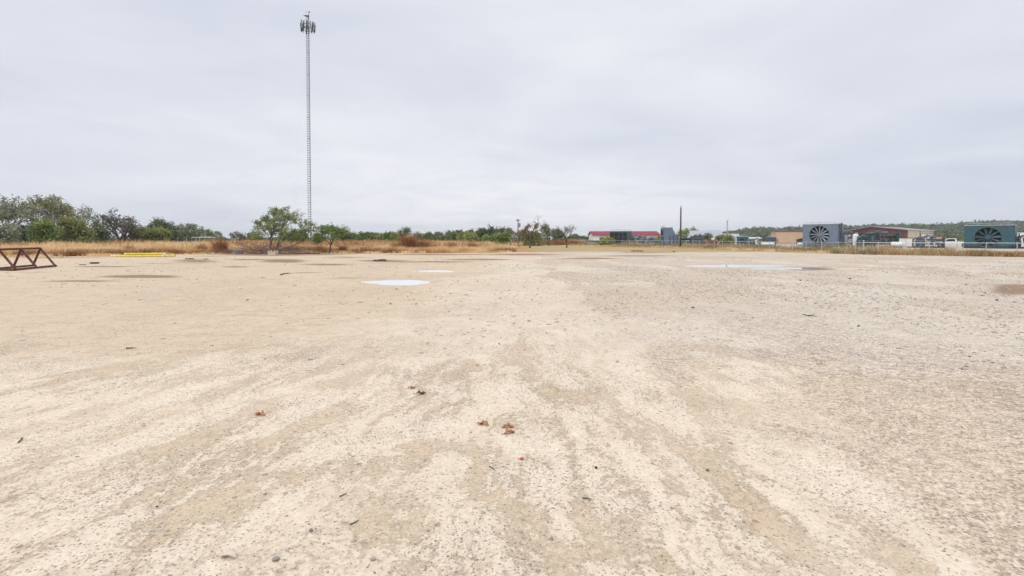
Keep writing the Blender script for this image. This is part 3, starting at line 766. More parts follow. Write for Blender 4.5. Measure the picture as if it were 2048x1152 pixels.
def scatter(n, x0, x1, y0, y1, f, pw=1.0):
    """points with density f(x, y) in 0..1"""
    out = []; tot = 0
    while tot < n:
        m_ = n * 2; x = nrg.uniform(x0, x1, m_); y = y0 + (y1 - y0) * nrg.random(m_) ** pw
        ok = nrg.random(m_) < f(x, y); q = np.stack([x[ok], y[ok]], 1); out.append(q); tot += len(q)
    return np.concatenate(out)[:n]
ffr = lambda x, y: y - field_front(x) + (fbm(x * .5, y * .5, 3, 21) - .5) * 2.5
def inview(x, y, m=60):
    u, _ = px(x, y); return (u > -m) & (u < 2048 + m)
def fld(lo, hi, rust, edge):
    def f(x, y):
        d = ffr(x, y); n = fbm(x * .10, y * .10, 3, 80)
        k = sstep(.46, .58, n); k = k if rust else 1 - .75 * k
        clump = .25 + .75 * sstep(.4, .6, fbm(x * .9, y * .9, 2, 81))
        xr = np.interp(y, [50, 62, 80, 140], [0.0, 0.6, -3, -10])
        return (d > edge) * (d < hi) * (x < xr) * k * clump * inview(x, y)
    return f
P1 = scatter(60000, -75, 2, 42, 68, fld(0, 7, False, .1)); blades('dry_grass', P1, .74, .032, 'straw', .35, 'blond dry grass along the front of the field at the left', 'dry grass', group='dry grass')
P1 = scatter(56000, -75, 2, 42, 68, fld(0, 5, True, -.1)); blades('dry_grass', P1, .58, .032, 'straw_rust', .4, 'rust-brown dry weeds mixed along the front of the field at the left', 'dry grass', group='dry grass')
P1 = scatter(70000, -110, 0, 48, 130, fld(0, 80, False, 5)); blades('dry_grass', P1, 1.0, .07, 'straw', .3, 'pale straw grass filling the field behind its front edge', 'dry grass', group='dry grass')
P1 = scatter(34000, -110, 0, 48, 130, fld(0, 80, True, 6)); blades('dry_grass', P1, 1.15, .075, 'straw_rust', .35, 'taller orange weeds in patches across the field', 'dry grass', group='dry grass')
def stray(x, y):
    d = ffr(x, y); return (d < .3) * (d > -3.5) * (x < 1) * inview(x, y) * sstep(.60, .70, vn(x * 1.1, y * 1.1, 60)) * np.exp(np.minimum(d, 0) * .7)
P1 = scatter(5000, -75, 2, 38, 60, stray); blades('dry_grass', P1, .30, .035, 'straw', .6, 'stray tufts of grass on the earth before the field', 'dry grass', group='dry grass')
# far strips behind the lawn, and the strip along the fence
def strip(pts, wid):
    Xs = np.array([p.x for p in pts]); Ys = np.array([p.y for p in pts]); o = np.argsort(Xs); Xs = Xs[o]; Ys = Ys[o]
    return lambda x, y: (y - np.interp(x, Xs, Ys) > 0) * (y - np.interp(x, Xs, Ys) < wid) * (x > Xs[0]) * (x < Xs[-1]) * (.3 + .7 * sstep(.4, .6, fbm(x * .5, y * .3, 3, 83)))
s1 = strip([gp(972, 492), gp(1000, 492.5), gp(1046, 491.0)], 9)
P1 = scatter(6000, -8, 4, 95, 130, s1); blades('dry_grass', P1, .75, .075, 'straw', .3, 'narrow strip of blond grass left of the bent branch on the lawn', 'dry grass', group='dry grass')
s2 = strip([gp(1000, 490), gp(1100, 490.2), gp(1200, 490.6)], 16)
P1 = scatter(16000, -6, 24, 112, 150, s2); blades('dry_grass', P1, 1.15, .10, 'straw_rust', .3, 'brown weeds along the far side of the dry lawn', 'dry grass', group='dry grass')
def fence_xy(s):
    """point and left normal at arc length s along the fence, from the near end"""
    for (a, b), (c, d) in zip(FENCE, FENCE[1:]):
        L = math.hypot(c - a, d - b)
        if s <= L: return Vector((a + (c - a) * s / L, b + (d - b) * s / L, 0)), Vector(((d - b) / L, -(c - a) / L, 0)) * -1
        s -= L
    return Vector((*FENCE[-1], 0)), Vector((-1, 0, 0))
FL = sum(math.hypot(c - a, d - b) for (a, b), (c, d) in zip(FENCE, FENCE[1:]))
def fstrip(n, off0, off1, s0, s1_):
    out = []
    while len(out) < n:
        s = s0 + (s1_ - s0) * rnd.random(); p, nn = fence_xy(s); e = rnd.uniform(off0, off1)
        e *= .75 + .5 * float(fbm(np.array([s * .35]), np.array([.5]), 3, 90)[0])
        q = p + nn * e
        if rnd.random() < .25 + .75 * float(sstep(.38, .6, fbm(np.array([s * .8]), np.array([e * .8]), 2, 91))[0]): out.append((q.x, q.y))
    return np.array(out)
blades('dry_grass', fstrip(15000, -1.0, 1.0, 4, FL), .50, .040, 'straw_olive', .4, 'brown and olive weeds growing through the chain-link fence', 'dry grass', group='dry grass')
blades('dry_grass', fstrip(7000, .1, 1.6, 30, FL), .34, .05, 'straw', .4, 'short blond grass in front of the far half of the chain-link fence', 'dry grass', group='dry grass')
blades('dry_grass', fstrip(6000, -1.1, .5, 5, 26), .62, .040, 'straw_rust', .4, 'red-brown weeds at the near right end of the chain-link fence', 'dry grass', group='dry grass')
blades('dry_grass', fstrip(9000, -4.5, -1.0, 20, FL), .85, .06, 'straw_olive', .35, 'taller weeds just behind the chain-link fence', 'dry grass', group='dry grass')
# separate rust tufts that stand out from the grass
TUFT = [(262, 510, 14, 16, 'leftmost rust tuft behind the yellow pipes'), (308, 508.5, 30, 14, 'wide low rust tuft right behind the yellow pipes'), (338, 508, 22, 13, 'rust tuft just beyond the right end of the yellow pipes'),
 (402, 507.5, 18, 15, 'brown tuft halfway between the yellow pipes and the grey box'), (440, 507.5, 26, 22, 'tall rust tuft left of the grey box'), (640, 506.5, 24, 12, 'brown tuft at the left foot of the small round tree'),
 (688, 506, 22, 12, 'brown tuft right of the small round tree'), (735, 506, 28, 11, 'long low brown tuft under the second scrub clump'), (794, 505.5, 26, 17, 'rust tuft left of the tallest rust tufts'), (818, 505.5, 30, 27, 'tallest rust tuft, below the umbrella-crowned tree'),
 (846, 505.5, 26, 22, 'second tall rust tuft, right of the tallest'), (868, 505, 22, 14, 'lower rust tuft at the right end of the tall ones'), (904, 505, 16, 19, 'upright dark brown tuft under the wide green tree'),
 (946, 504.5, 20, 16, 'pointed brown tuft near the right end of the field'), (1008, 504, 20, 8, 'last low tuft at the right tip of the dry field'), (100, 512, 60, 10, 'wide rusty tuft behind the right end of the pipe rack')]
for i, (u, v, w, h, lab) in enumerate(TUFT):
    P = gp(u, v - .6); S = P.y / 1000; rg = np.random.default_rng(200 + i); n = int(1100 + w * 40)
    XY = np.stack([rg.normal(size=n) * w * S * .26, rg.normal(size=n) * .35], 1)
    hh = h * S * np.exp(-(XY[:, 0] / (w * S * .5)) ** 2) * (.45 + 1.0 * vn(XY[:, 0] * 4 + i * 7, XY[:, 1] * 2, 5)) * 1.1
    o = blades('weed_tuft', XY, np.maximum(hh, .12), .022, 'weed_brown', .42, lab, 'weeds', None, 'rust-brown weed tufts', rg, Z=np.zeros(n)); o.location = P

# ------------------------------------------------------------ hills and the far wood
paint('hill', (.075, .095, .05), .95, .35, .05, dirt=(.05, .05, .03))
leafmat('leaf_hill', (.06, .085, .04), (.11, .14, .065), (.19, .20, .11), .25, .02)
RID = [(1100, 477), (1250, 476.5), (1400, 475), (1450, 473.5), (1480, 468), (1520, 463.5), (1600, 462), (1680, 459), (1740, 457), (1800, 456), (1850, 455), (1900, 456), (1950, 450), (2000, 448), (2048, 449), (2150, 446), (2400, 450), (2900, 460)]
def ridge(u): return np.interp(u, [a for a, _ in RID], [b for _, b in RID])
def hz_(x, y):
    u, _ = px(x, np.maximum(y, 1)); h = (477 - ridge(u)) * .56 - .5
    prof = sstep(330, 560, y) * (1 - .5 * sstep(650, 1100, y))
    return np.maximum(h, -1.5) * prof + (fbm(x * .01, y * .01, 3, 95) - .4) * 3 * prof - .3
def hills():
    xs = np.linspace(40, 1500, 130); ys = np.linspace(320, 1100, 60); gx, gy = np.meshgrid(xs, ys)
    z = hz_(gx, gy); V = np.stack([gx, gy, z], -1).reshape(-1, 3); i = np.arange(gx.size).reshape(gx.shape)
    F4 = np.stack([i[:-1, :-1], i[:-1, 1:], i[1:, 1:], i[1:, :-1]], -1).reshape(-1, 4)
    tag(npmesh('hills', V, F4, 'hill', smooth=True), kind='structure')
hills()
def wood(name, pts, rad, nleaf, size, mat, label, seed):
    rg = np.random.default_rng(seed); Ps = []
    for x, y, z, r in pts:
        k = int(nleaf * (r / rad) ** 2); d = rg.normal(size=(k, 3)); d /= np.linalg.norm(d, axis=1)[:, None]; d[:, 2] = np.abs(d[:, 2]) * .9 - .12
        lob = 1 + .22 * np.sin(d[:, :1] * 5 + x) + .22 * np.sin(d[:, 1:2] * 6 + y)
        Ps.append(np.array([x, y, z]) + d * r * lob * rg.uniform(.72, 1.05, (k, 1)) * [1, 1, .95])
    V, Fc = leaf_faces(np.concatenate(Ps), size, rg, elong=1.2); return tag(npmesh(name, V, Fc, mat), label, 'wood', None, 'stuff')
pts = []; rg = np.random.default_rng(5)
while len(pts) < 1500:
    x = rg.uniform(150, 1250); y = rg.uniform(370, 640); u, _ = px(np.array([x]), np.array([y]))
    if u[0] < 1440 or u[0] > 2100: continue
    z = float(hz_(np.array([x]), np.array([y]))[0]); r = rg.uniform(3.0, 6.5)
    pts.append((x, y, z + r * .2, r))
wood('hill_wood', pts, 5, 95, 1.5, 'leaf_hill', 'dark green wood covering the low hills at the right', 6)
pts = []
for i in range(330):
    u = rg.uniform(-40, 1500); y = rg.uniform(230, 300); x = (u - 1024) / 1000 * y; r = rg.uniform(1.6, 2.7)
    pts.append((x, y, 0.3, r))
wood('far_wood', pts, 2.3, 90, .8, 'leaf_dark', 'low dark line of woods along the flat horizon', 7)

# ------------------------------------------------------------ lattice mast
paint('galv', (.13, .14, .16), .55, .2, 2, .3, (.1, .09, .08), .3)
paint('galv_dark', (.055, .06, .07), .5, .2, 2, .2, (.1, .09, .08), .2)
paint('galv_pale', (.50, .52, .54), .45, .15, 2, .4, (.3, .28, .25), .3)
paint('steel_mid', (.26, .275, .30), .45, .15, 2, .2)
paint('panel_grey', (.26, .275, .30), .5, .1, 2)
def mast():
    Yd = 130; P = at(620.5, 489, Yd); P.z = 0; top = at(616, 22, Yd); Ht = top.z
    root = empty('lattice_mast', P, 0, 'very tall guyed lattice radio mast rising above the trees, antennas near its top', 'mast')
    w = .74; corner = [Vector((-w / 2, -.2, 0)), Vector((w / 2, -.2, 0)), Vector((0, .43, 0))]
    lean = Vector((top.x - P.x, 0, 0)) / Ht * .5
    def pt(k, z): return corner[k] + Vector((0, 0, z)) + lean * z
    nb = 96; step = (Ht - 1.5) / nb
    b = MB()
    for k in range(3): b.tube(pt(k, 0), pt(k, Ht - (0 if k == 0 else 1.0)), .036, n=6)
    b.build('leg_frame', 'galv', root)
    b = MB()
    for k in range(3): b.tube(pt(k, 0), pt((k + 1) % 3, 0), .05, n=4)
    ring = b.build('rung', 'galv', root)
    for i in range(1, nb + 1):
        o = ring.copy(); C.objects.link(o); o.parent = root; o.location = lean * (i * step) + Vector((0, 0, i * step)); o.scale = (1, 1, 1 if i % 9 else 1.7)
    b = MB()
    for i in range(nb):
        for k in range(3): b.tube(pt(k, i * step), pt((k + 1) % 3, (i + 1) * step), .009, n=3)
    b.build('bracing', 'galv_pale', root)
    zc = H_(60, Yd) ; c = lean * zc + Vector((0, 0, zc))
    b = MB(); Rr = 1.45
    for dz in (-.55, .45):
        b.path([c + Vector((math.cos(a) * Rr, math.sin(a) * Rr, dz)) for a in [2 * math.pi * i / 12 for i in range(13)]], .05, 5)
        for i in range(3):
            a = 2 * math.pi * i / 3 + .4; b.tube(c + Vector((0, 0, dz)), c + Vector((math.cos(a) * Rr, math.sin(a) * Rr, dz)), .05, n=5)
    b.build('antenna_mount', 'galv_dark', root)
    rg = random.Random(3)
    for i in range(14):
        a = 2 * math.pi * i / 14 + rg.uniform(-.06, .06); q = c + Vector((math.cos(a) * 1.72, math.sin(a) * 1.72, rg.uniform(-.15, .15)))
        h = rg.uniform(1.7, 2.3); tall = i % 3 == 0
        pn = MB(); pn.box(q + Vector((0, 0, .25 if tall else -.1)), (.16, .30, h), rz=a, ry=.07); o = pn.build('antenna_panel', 'panel_grey' if tall else 'galv_dark', root, bevel=.03)
        m2 = MB(); m2.tube(q + Vector((-.16 * math.cos(a), -.16 * math.sin(a), -1.35)), q + Vector((-.16 * math.cos(a), -.16 * math.sin(a), 1.1)), .04, n=5)
        if i % 2: m2.box(q + Vector((-.3 * math.cos(a), -.3 * math.sin(a), -.7)), (.2, .25, .5), rz=a)
        m2.build('mounting_pipe', 'galv_dark', root)
    z2 = H_(39, Yd); c2 = lean * z2 + Vector((0, 0, z2))
    b = MB(); b.prism([(-1.0, .16), (.37, .2), (.37, -.55), (.25, -.55), (.05, -.22), (-.9, 0)], c2 + Vector((0, -.3, 0)), (1, 0, 0), (0, 0, 1), .12); b.build('bracket', 'galv_dark', root)
    zt = Ht - .6; ct = lean * zt + Vector((.35, -.2, zt))
    b = MB(); b.ball(ct + Vector((.05, 0, .25)), .19, seg=8, ring=6); b.tube(ct - Vector((.05, 0, .9)), ct + Vector((0, 0, .3)), .05, n=6); b.build('beacon', 'galv_dark', root)
    for lv, z in enumerate((Ht * .32, Ht * .62, Ht * .9)):
        for k in range(3):
            a = math.pi * .92 + k * 2 * math.pi / 3; b = MB(); p0 = lean * z + Vector((0, 0, z)); p1 = Vector((math.cos(a) * 34, math.sin(a) * 34, 0))
            b.path([p0.lerp(p1, s) - Vector((0, 0, math.sin(s * math.pi) * .7)) for s in (0, .25, .5, .75, 1)], .007, 4); b.build('guy_wire', 'galv_pale', root)
    MB().box((0, .05, .15), (1.6, 1.6, .3)).build('footing', 'concrete', root)
paint('concrete', (.42, .40, .37), .9, .2, 2)
mast()

# ------------------------------------------------------------ poles
paint('pole_wood', (.085, .075, .068), .9, .25, 3)
paint('pole_grey', (.30, .28, .26), .85, .2, 2)
def pole(u, vt, Yd, r, mat, label, vb=None):
    P = gp(u, 477 + 1600 / Yd); root = empty('utility_pole', P, 0, label, 'utility pole', 'poles standing beyond the yard'); H = H_(vt, Yd)
    MB().path([(0, 0, -.1), (0, 0, H * .5), (0, 0, H)], [r, r * .9, r * .75], 10).build('post', mat, root, smooth=True)
    return root, H
r, H = pole(1036, 438, 112, .17, 'pole_grey', 'grey utility pole carrying a transformer, left of the taller bare tree')
b = MB(); b.tube((.34, -.05, H - 1.9), (.34, -.05, H - .95), .22, n=12); b.ball((.34, -.05, H - .95), .2, (1, 1, .4), 10, 5); b.build('transformer', 'panel_grey', r, smooth=False)
b = MB(); b.box((0, -.16, H - .35), (.9, .1, .12));
for x in (-.38, -.15, .38): b.tube((x, -.16, H - .3), (x, -.16, H - .05), .04, n=6)
b.build('crossarm', 'pole_wood', r)
r, H = pole(1361, 416, 82, .15, 'pole_wood', 'tall thin black pole without wires, standing among the machinery')
MB().tube((0, 0, H), (0, 0, H + .35), .06, n=6).build('cap_pin', 'galv_dark', r)
r, H = pole(1454, 442, 135, .16, 'pole_grey', 'shorter far pole behind the round olive bush')
MB().box((.05, 0, H + .02), (.45, .3, .1)).build('cap', 'galv_dark', r)
r, H = pole(1534.5, 463, 125, .09, 'galv_dark', 'thin short dark pole left of the tan building')
MB().tube((0, 0, H), (0, 0, H + .4), .04, n=6).build('cap_pin', 'galv_dark', r)

# ------------------------------------------------------------ chain-link fence
paint('mesh_wire', (.22, .22, .22), .6, .15, 3, .3)
def chain_fence():
    root = empty('chain_link_fence', (FENCE[2][0], FENCE[2][1], 0), 0, 'long low chain-link fence on steel posts along the right side of the yard', 'fence')
    o = Vector((FENCE[2][0], FENCE[2][1], 0)); step = 1.95; n = int(FL / step); hh = 1.2
    corners = [0]; acc = 0
    for (a, b_), (c, d) in zip(FENCE, FENCE[1:]): acc += math.hypot(c - a, d - b_); corners.append(acc)
    ss = sorted(set([round(i * step + .4, 2) for i in range(n)] + [round(corners[2], 2)]))
    ss = [s for s in ss if s == round(corners[2], 2) or abs(s - corners[2]) > .9]
    for s in ss:
        p, nn = fence_xy(s); p = p - o; big = abs(s - corners[2]) < .1; far = p.y + o.y > 85
        b = MB(); r = .055 if big else .033; h = hh + (.2 if big else .04)
        b.tube(p + Vector((0, 0, -.05)), p + Vector((0, 0, h)), r, n=8); b.ball(p + Vector((0, 0, h)), r * 1.2, (1, 1, .7), 8, 4); b.build('post', 'galv_pale', root)
    b = MB(); pts = [Vector((a, c, hh)) - o for a, c in FENCE]; b.path(pts, .026, 6); b.build('top_rail', 'galv_pale', root)
    b = MB(); b.path([p - Vector((0, 0, hh - .06)) for p in pts], .006, 4); 
    for (a, c), (e, f_) in zip(FENCE, FENCE[1:]):
        p = Vector((a, c, 0)) - o; q = Vector((e, f_, 0)) - o; L = (q - p).length; d = (q - p) / L; k = int(L / .12)
        for i in range(k):
            for sg in (1, -1):
                s0 = i * .12; s1_ = s0 + sg * hh
                z0, z1 = .05, hh
                if s1_ < 0: z1 = .05 + (hh - .05) * (s0 / hh); s1_ = 0
                if s1_ > L: z1 = .05 + (hh - .05) * ((L - s0) / hh); s1_ = L
                if z1 - z0 > .02: b.tube(p + d * s0 + Vector((0, 0, z0)), p + d * s1_ + Vector((0, 0, z1)), .0028, n=3, cap=False)
    b.build('wire_mesh', 'mesh_wire', root)
chain_fence()
def far_fence():
    Yd = 92; a = at(300, 477, Yd); bq = at(428, 477, Yd); L = bq.x - a.x
    root = empty('chain_link_fence', (a.x, Yd, 0), 0, 'far chain-link fence and gate behind the field at the left', 'fence'); hh = 1.75
    for i in range(8): MB().tube((i * L / 7, 0, 0), (i * L / 7, 0, hh), .05, n=6).build('post', 'galv_pale', root)
    b = MB(); b.tube((0, 0, hh - .04), (L, 0, hh - .04), .03, n=6); b.build('top_rail', 'galv', root)
    b = MB(); g0 = L * .66; gw = 4.4
    b.path([(g0, -.1, .15), (g0, -.1, hh + .05), (g0 + gw, -.1, hh + .05), (g0 + gw, -.1, .15), (g0, -.1, .15)], .05, 6); b.tube((g0 + gw * .32, -.1, .15), (g0 + gw * .32, -.1, hh), .05, n=6); b.build('gate_frame', 'galv_pale', root)
    b = MB()
    for i in range(int(L / .3)):
        for sg in (1, -1):
            s0 = i * .3; s1_ = min(max(s0 + sg * hh, 0), L); z1 = .05 + (hh - .1) * abs(s1_ - s0) / hh
            b.tube((s0, 0, .05), (s1_, 0, z1), .006, n=3, cap=False)
    b.build('wire_mesh', 'mesh_wire', root)
far_fence()

# ------------------------------------------------------------ buildings
paint('red_metal', (.20, .018, .035), .55, .12, .4, dirt=(.2, .05, .05), dirtf=.2)
paint('white_wall', (.66, .66, .64), .7, .06, .3, dirt=(.5, .46, .4), dirtf=.25)
paint('grey_metal', (.36, .38, .42), .5, .08, .3, .2, (.3, .28, .26), .2)
paint('tan_wall', (.52, .37, .25), .8, .06, .3, dirt=(.4, .28, .18), dirtf=.2)
paint('maroon', (.155, .085, .085), .75, .12, .3, dirt=(.10, .06, .06), dirtf=.3)
paint('maroon_trim', (.12, .03, .04), .6, .1, .3)
paint('beige_wall', (.55, .48, .38), .75, .06, .3, dirt=(.4, .33, .26), dirtf=.3)
paint('brown_wall', (.20, .12, .10), .8, .08, .3)
paint('roof_pale', (.50, .49, .50), .5, .08, .3)
paint('dark', (.02, .02, .022), .7, .2, 1)
paint('door_white', (.68, .68, .68), .6, .05, 1)
paint('rust', (.11, .036, .026), .85, .5, 9, .0, (.26, .12, .07), .55)
paint('teal', (.042, .105, .125), .45, .12, 1.2, .1, (.10, .12, .10), .3)
paint('teal_dark', (.014, .05, .055), .5, .15, 1.2, .1)
paint('blue_grey', (.155, .20, .265), .45, .10, 1.0, .1, (.2, .2, .19), .25)
paint('blue_grey_dark', (.06, .085, .11), .5, .15, 1.2, .1)
paint('slate', (.075, .10, .115), .5, .2, 1.5, .1)
paint('green_dark', (.025, .055, .045), .5, .2, 1.5, .1)
paint('pipe_pale', (.40, .42, .44), .4, .15, 2, .3)
paint('white_paint', (.72, .73, .74), .35, .06, 2, dirtf=.25)
paint('red_paint', (.32, .02, .025), .4, .15, 2)
paint('yellow_paint', (.70, .53, .04), .55, .18, 5, dirt=(.30, .22, .10), dirtf=.7)
paint('rubber', (.02, .02, .02), .9, .2, 2)
m = bpy.data.materials.new('glass'); M['glass'] = m; t = NT(m); t.out(t.bsdf((.03, .04, .05), .05, 0, .6))

def facade(a, b, z0, z1, nx_, rib, thick=.12):
    """ribbed sheet-metal wall from a to b"""
    m_ = MB(); a = Vector(a); b = Vector(b); d = (b - a); L = d.length; d /= L; n = Vector((d.y, -d.x, 0))
    ang = math.atan2(d.y, d.x)
    m_.box((a + b) / 2 + Vector((0, 0, (z0 + z1) / 2)), (L, thick, z1 - z0), rz=ang)
    k = int(L / rib)
    for i in range(k + 1):
        m_.box(a + d * (L * i / max(k, 1)) + n * (thick / 2 + .02) + Vector((0, 0, (z0 + z1) / 2)), (.07, .05, z1 - z0 - .02), rz=ang)
    return m_
def shed(name, label, A, B, Dv, eave, ridge, wmat, rmat, over=.4, fascia=None, ribs=.9, ridge_along=True, cat='building'):
    """gabled box building: A-B is the front foot line, Dv the vector from front to back"""
    A = Vector(A); B = Vector(B); Dv = Vector(Dv); root = empty(name, A, 0, label, cat); b0 = B - A
    q = [Vector((0, 0, 0)), b0, b0 + Dv, Dv]
    for i in range(4):
        facade(q[i], q[(i + 1) % 4], 0, eave, 0, ribs).build('wall', wmat, root)
    if ridge_along: r0, r1 = Dv / 2, b0 + Dv / 2; ends = [(q[0], q[3], r0), (q[1], q[2], r1)]; sl_ = [(q[0], q[1], r1, r0), (q[3], q[2], r1, r0)]
    else: r0, r1 = b0 / 2, b0 / 2 + Dv; ends = [(q[0], q[1], r0), (q[3], q[2], r1)]; sl_ = [(q[0], q[3], r1, r0), (q[1], q[2], r1, r0)]
    up = Vector((0, 0, 1))
    g = MB()
    for a, c, r_ in ends:
        nn = (c - a).cross(up).normalized() * .06
        vs = [a + up * eave, c + up * eave, r_ + up * ridge]; vs = [v + nn for v in vs] + [v - nn for v in vs]
        g.add(vs, [(0, 1, 2), (5, 4, 3), (0, 3, 4, 1), (1, 4, 5, 2), (2, 5, 3, 0)])
    g.build('gable', wmat, root)
    rf = MB()
    for a, c, r2, r1_ in sl_:
        dn = ((a + c) / 2 - (r1_ + r2) / 2); dn.z = 0; run = dn.length; dn /= run; al = (r2 - r1_).normalized() * over
        slope = (ridge - eave) / run
        e0 = a + dn * over - al + up * (eave - slope * over + .02); e1 = c + dn * over + al + up * (eave - slope * over + .02)
        t0 = r1_ - al + up * (ridge + .02); t1 = r2 + al + up * (ridge + .02); th = up * .14
        vs = [e0, e1, t1, t0] + [v + th for v in (e0, e1, t1, t0)]
        rf.add(vs, [(0, 3, 2, 1), (4, 5, 6, 7), (0, 1, 5, 4), (1, 2, 6, 5), (2, 3, 7, 6), (3, 0, 4, 7)])
        k = int((e1 - e0).length / 1.2)
        for i in range(k + 1):
            s = i / k; rf.tube(e0.lerp(e1, s) + th + up * .02, t0.lerp(t1, s) + th + up * .02, .03, n=3)
    rf.build('roof', rmat, root)
    if fascia:
        f_ = MB()
        for a, c, r_ in ends:
            for x in (a, c):
                out = (x - r_); out.z = 0; out.normalize(); nn = Vector((out.y, -out.x, 0)); sd_ = 1
                mid = (r0 + r1) / 2; off = (r_ - mid); off.z = 0; off = off.normalized() * (over + .06)
                f_.tube(x + out * over + off + up * (eave - .12), r_ + off + up * (ridge - .02), .16, n=4)
        f_.build('fascia', fascia, root)
    return root
def pane(root, nm, p0, d, w, z0, z1, mat, off=.1):
    """a flat opening part on a wall through p0 along d"""
    d = Vector(d).normalized(); n = Vector((d.y, -d.x, 0)); c = Vector(p0) + d * w / 2 + n * off + Vector((0, 0, (z0 + z1) / 2))
    ang = math.atan2(d.y, d.x); fr = MB()
    fr.box(c, (w + .2, .08, z1 - z0 + .2), rz=ang); f_ = fr.build(nm, 'galv_dark' if mat != 'dark' else 'maroon_trim', root)
    MB().box(c + n * .06, (w, .06, z1 - z0), rz=ang).build({'window': 'pane', 'door': 'door_leaf', 'opening': 'shade'}.get(nm, 'leaf'), mat, f_)
    return f_
# red-roofed building: long low front with a steep red roof band
A = at(1187, 487, 160); A.z = 0; B = at(1318, 487, 160); B.z = 0
r = shed('building', 'long white building with a dark red metal roof, far behind the dark cooler', A, B, (0, 9, 0), 2.7, 3.85, 'white_wall', 'red_metal', .5)
for i in range(5): pane(r, 'window', (2 + i * 3.9, 0, 0), (1, 0, 0), 1.5, .9, 1.8, 'glass')
pane(r, 'door', (18.2, 0, 0), (1, 0, 0), 1.0, .05, 1.9, 'galv')
# grey metal barn
A = at(1384, 487, 150); A.z = 0; B = at(1446, 487, 140); B.z = 0
r = shed('barn', 'white barn with a pale grey metal roof, behind the red tractor', A, B, (3, 12, 0), 2.2, 3.9, 'white_wall', 'grey_metal', .3)
pane(r, 'door', (6.0, -7, 0), (B - A), .0001, .1, .2, 'galv') if False else None
A = at(1466, 487, 220); A.z = 0; B = at(1500, 487, 220); B.z = 0
r = shed('barn', 'farther small grey barn left of the far pole', A + Vector((-6, 0, 0)), A + Vector((3, 0, 0)), (2, 9, 0), 2.2, 3.6, 'white_wall', 'grey_metal', .3)
A = at(1497, 487, 190); A.z = 0; B = at(1523, 487, 190); B.z = 0
r = shed('building', 'low white far building between the small teal cooler and the tan building', A, B, (2, 8, 0), 1.5, 2.0, 'white_wall', 'roof_pale', .3)
# tan building
A = at(1551, 487, 135); A.z = 0; B = at(1612, 487, 135); B.z = 0
r = shed('building', 'plain tan box building with a flat dark-edged roof, left of the large blue-grey cooler', A, B, (6, 14, 0), 3.5, 3.75, 'tan_wall', 'maroon_trim', .25, ribs=2.2)
d_ = MB(); d_.prism([(5.6, 0), (8.0, 0), (8.0, 1.7), (7.2, 1.7), (5.6, 1.35)], (0, -.12, 0), (1, 0, 0), (0, 0, 1), .05); d_.build('opening', 'dark', r)
# maroon shed
A = at(1688, 488, 145); A.z = 0; B = at(1812, 488, 118); B.z = 0; Cc = at(1866, 488, 132); Cc.z = 0
r = shed('shed', 'big maroon metal shed with low gable roof and white doors on its beige side', A, B, Cc - B, 3.6, 4.6, 'maroon', 'roof_pale', .5, 'maroon_trim', 1.4, ridge_along=False)
loc = B - A; sd2 = (Cc - B)
facade(loc * .80 + Vector((0, -.15, 0)), loc + Vector((0, -.15, 0)), .02, 3.5, 0, .7, .1).build('side_panel', 'brown_wall', r)
n_ = Vector((sd2.y, -sd2.x, 0)).normalized() * .14
facade(loc + n_, loc + sd2 + n_, .02, 3.58, 0, 1.2, .1).build('side_panel', 'beige_wall', r)
L_ = sd2.length
for f0, f1 in ((.46, .64), (.70, .90)): pane(r, 'door', loc + n_ + sd2 * f0, sd2, L_ * (f1 - f0) - .5, .05, 2.75, 'door_white', .14)
b = MB()
for f0 in (0, .43, .98): MB().box(loc + n_ * 1.6 + sd2 * f0 + Vector((0, 0, 1.8)), (.25, .2, 3.6), rz=math.atan2(sd2.y, sd2.x)).build('corner_trim', 'brown_wall', r)
pane(r, 'opening', loc * .12, loc, 14.0, .05, 2.9, 'dark', .12)
# annex right of it
A2 = at(1868, 488, 128); A2.z = 0; B2 = at(1890, 488, 126); B2.z = 0
r = shed('annex', 'low beige annex with a flat roof at the right end of the maroon shed', A2, B2, (3, 6, 0), 2.1, 2.25, 'beige_wall', 'maroon_trim', .25)
pane(r, 'window', (.9, -.05, 0), (B2 - A2), 1.1, .9, 1.7, 'glass')
# white building at the right edge
A2 = at(2034, 488, 120); A2.z = 0; B2 = A2 + Vector((14, -3, 0))
r = shed('building', 'small white building with a pale roof at the right edge of the photo', A2, B2, (4, 8, 0), 2.0, 2.9, 'white_wall', 'roof_pale', .3)
pane(r, 'window', (1.5, -.3, 0), (14, -3, 0), 1.2, .9, 1.8, 'glass')

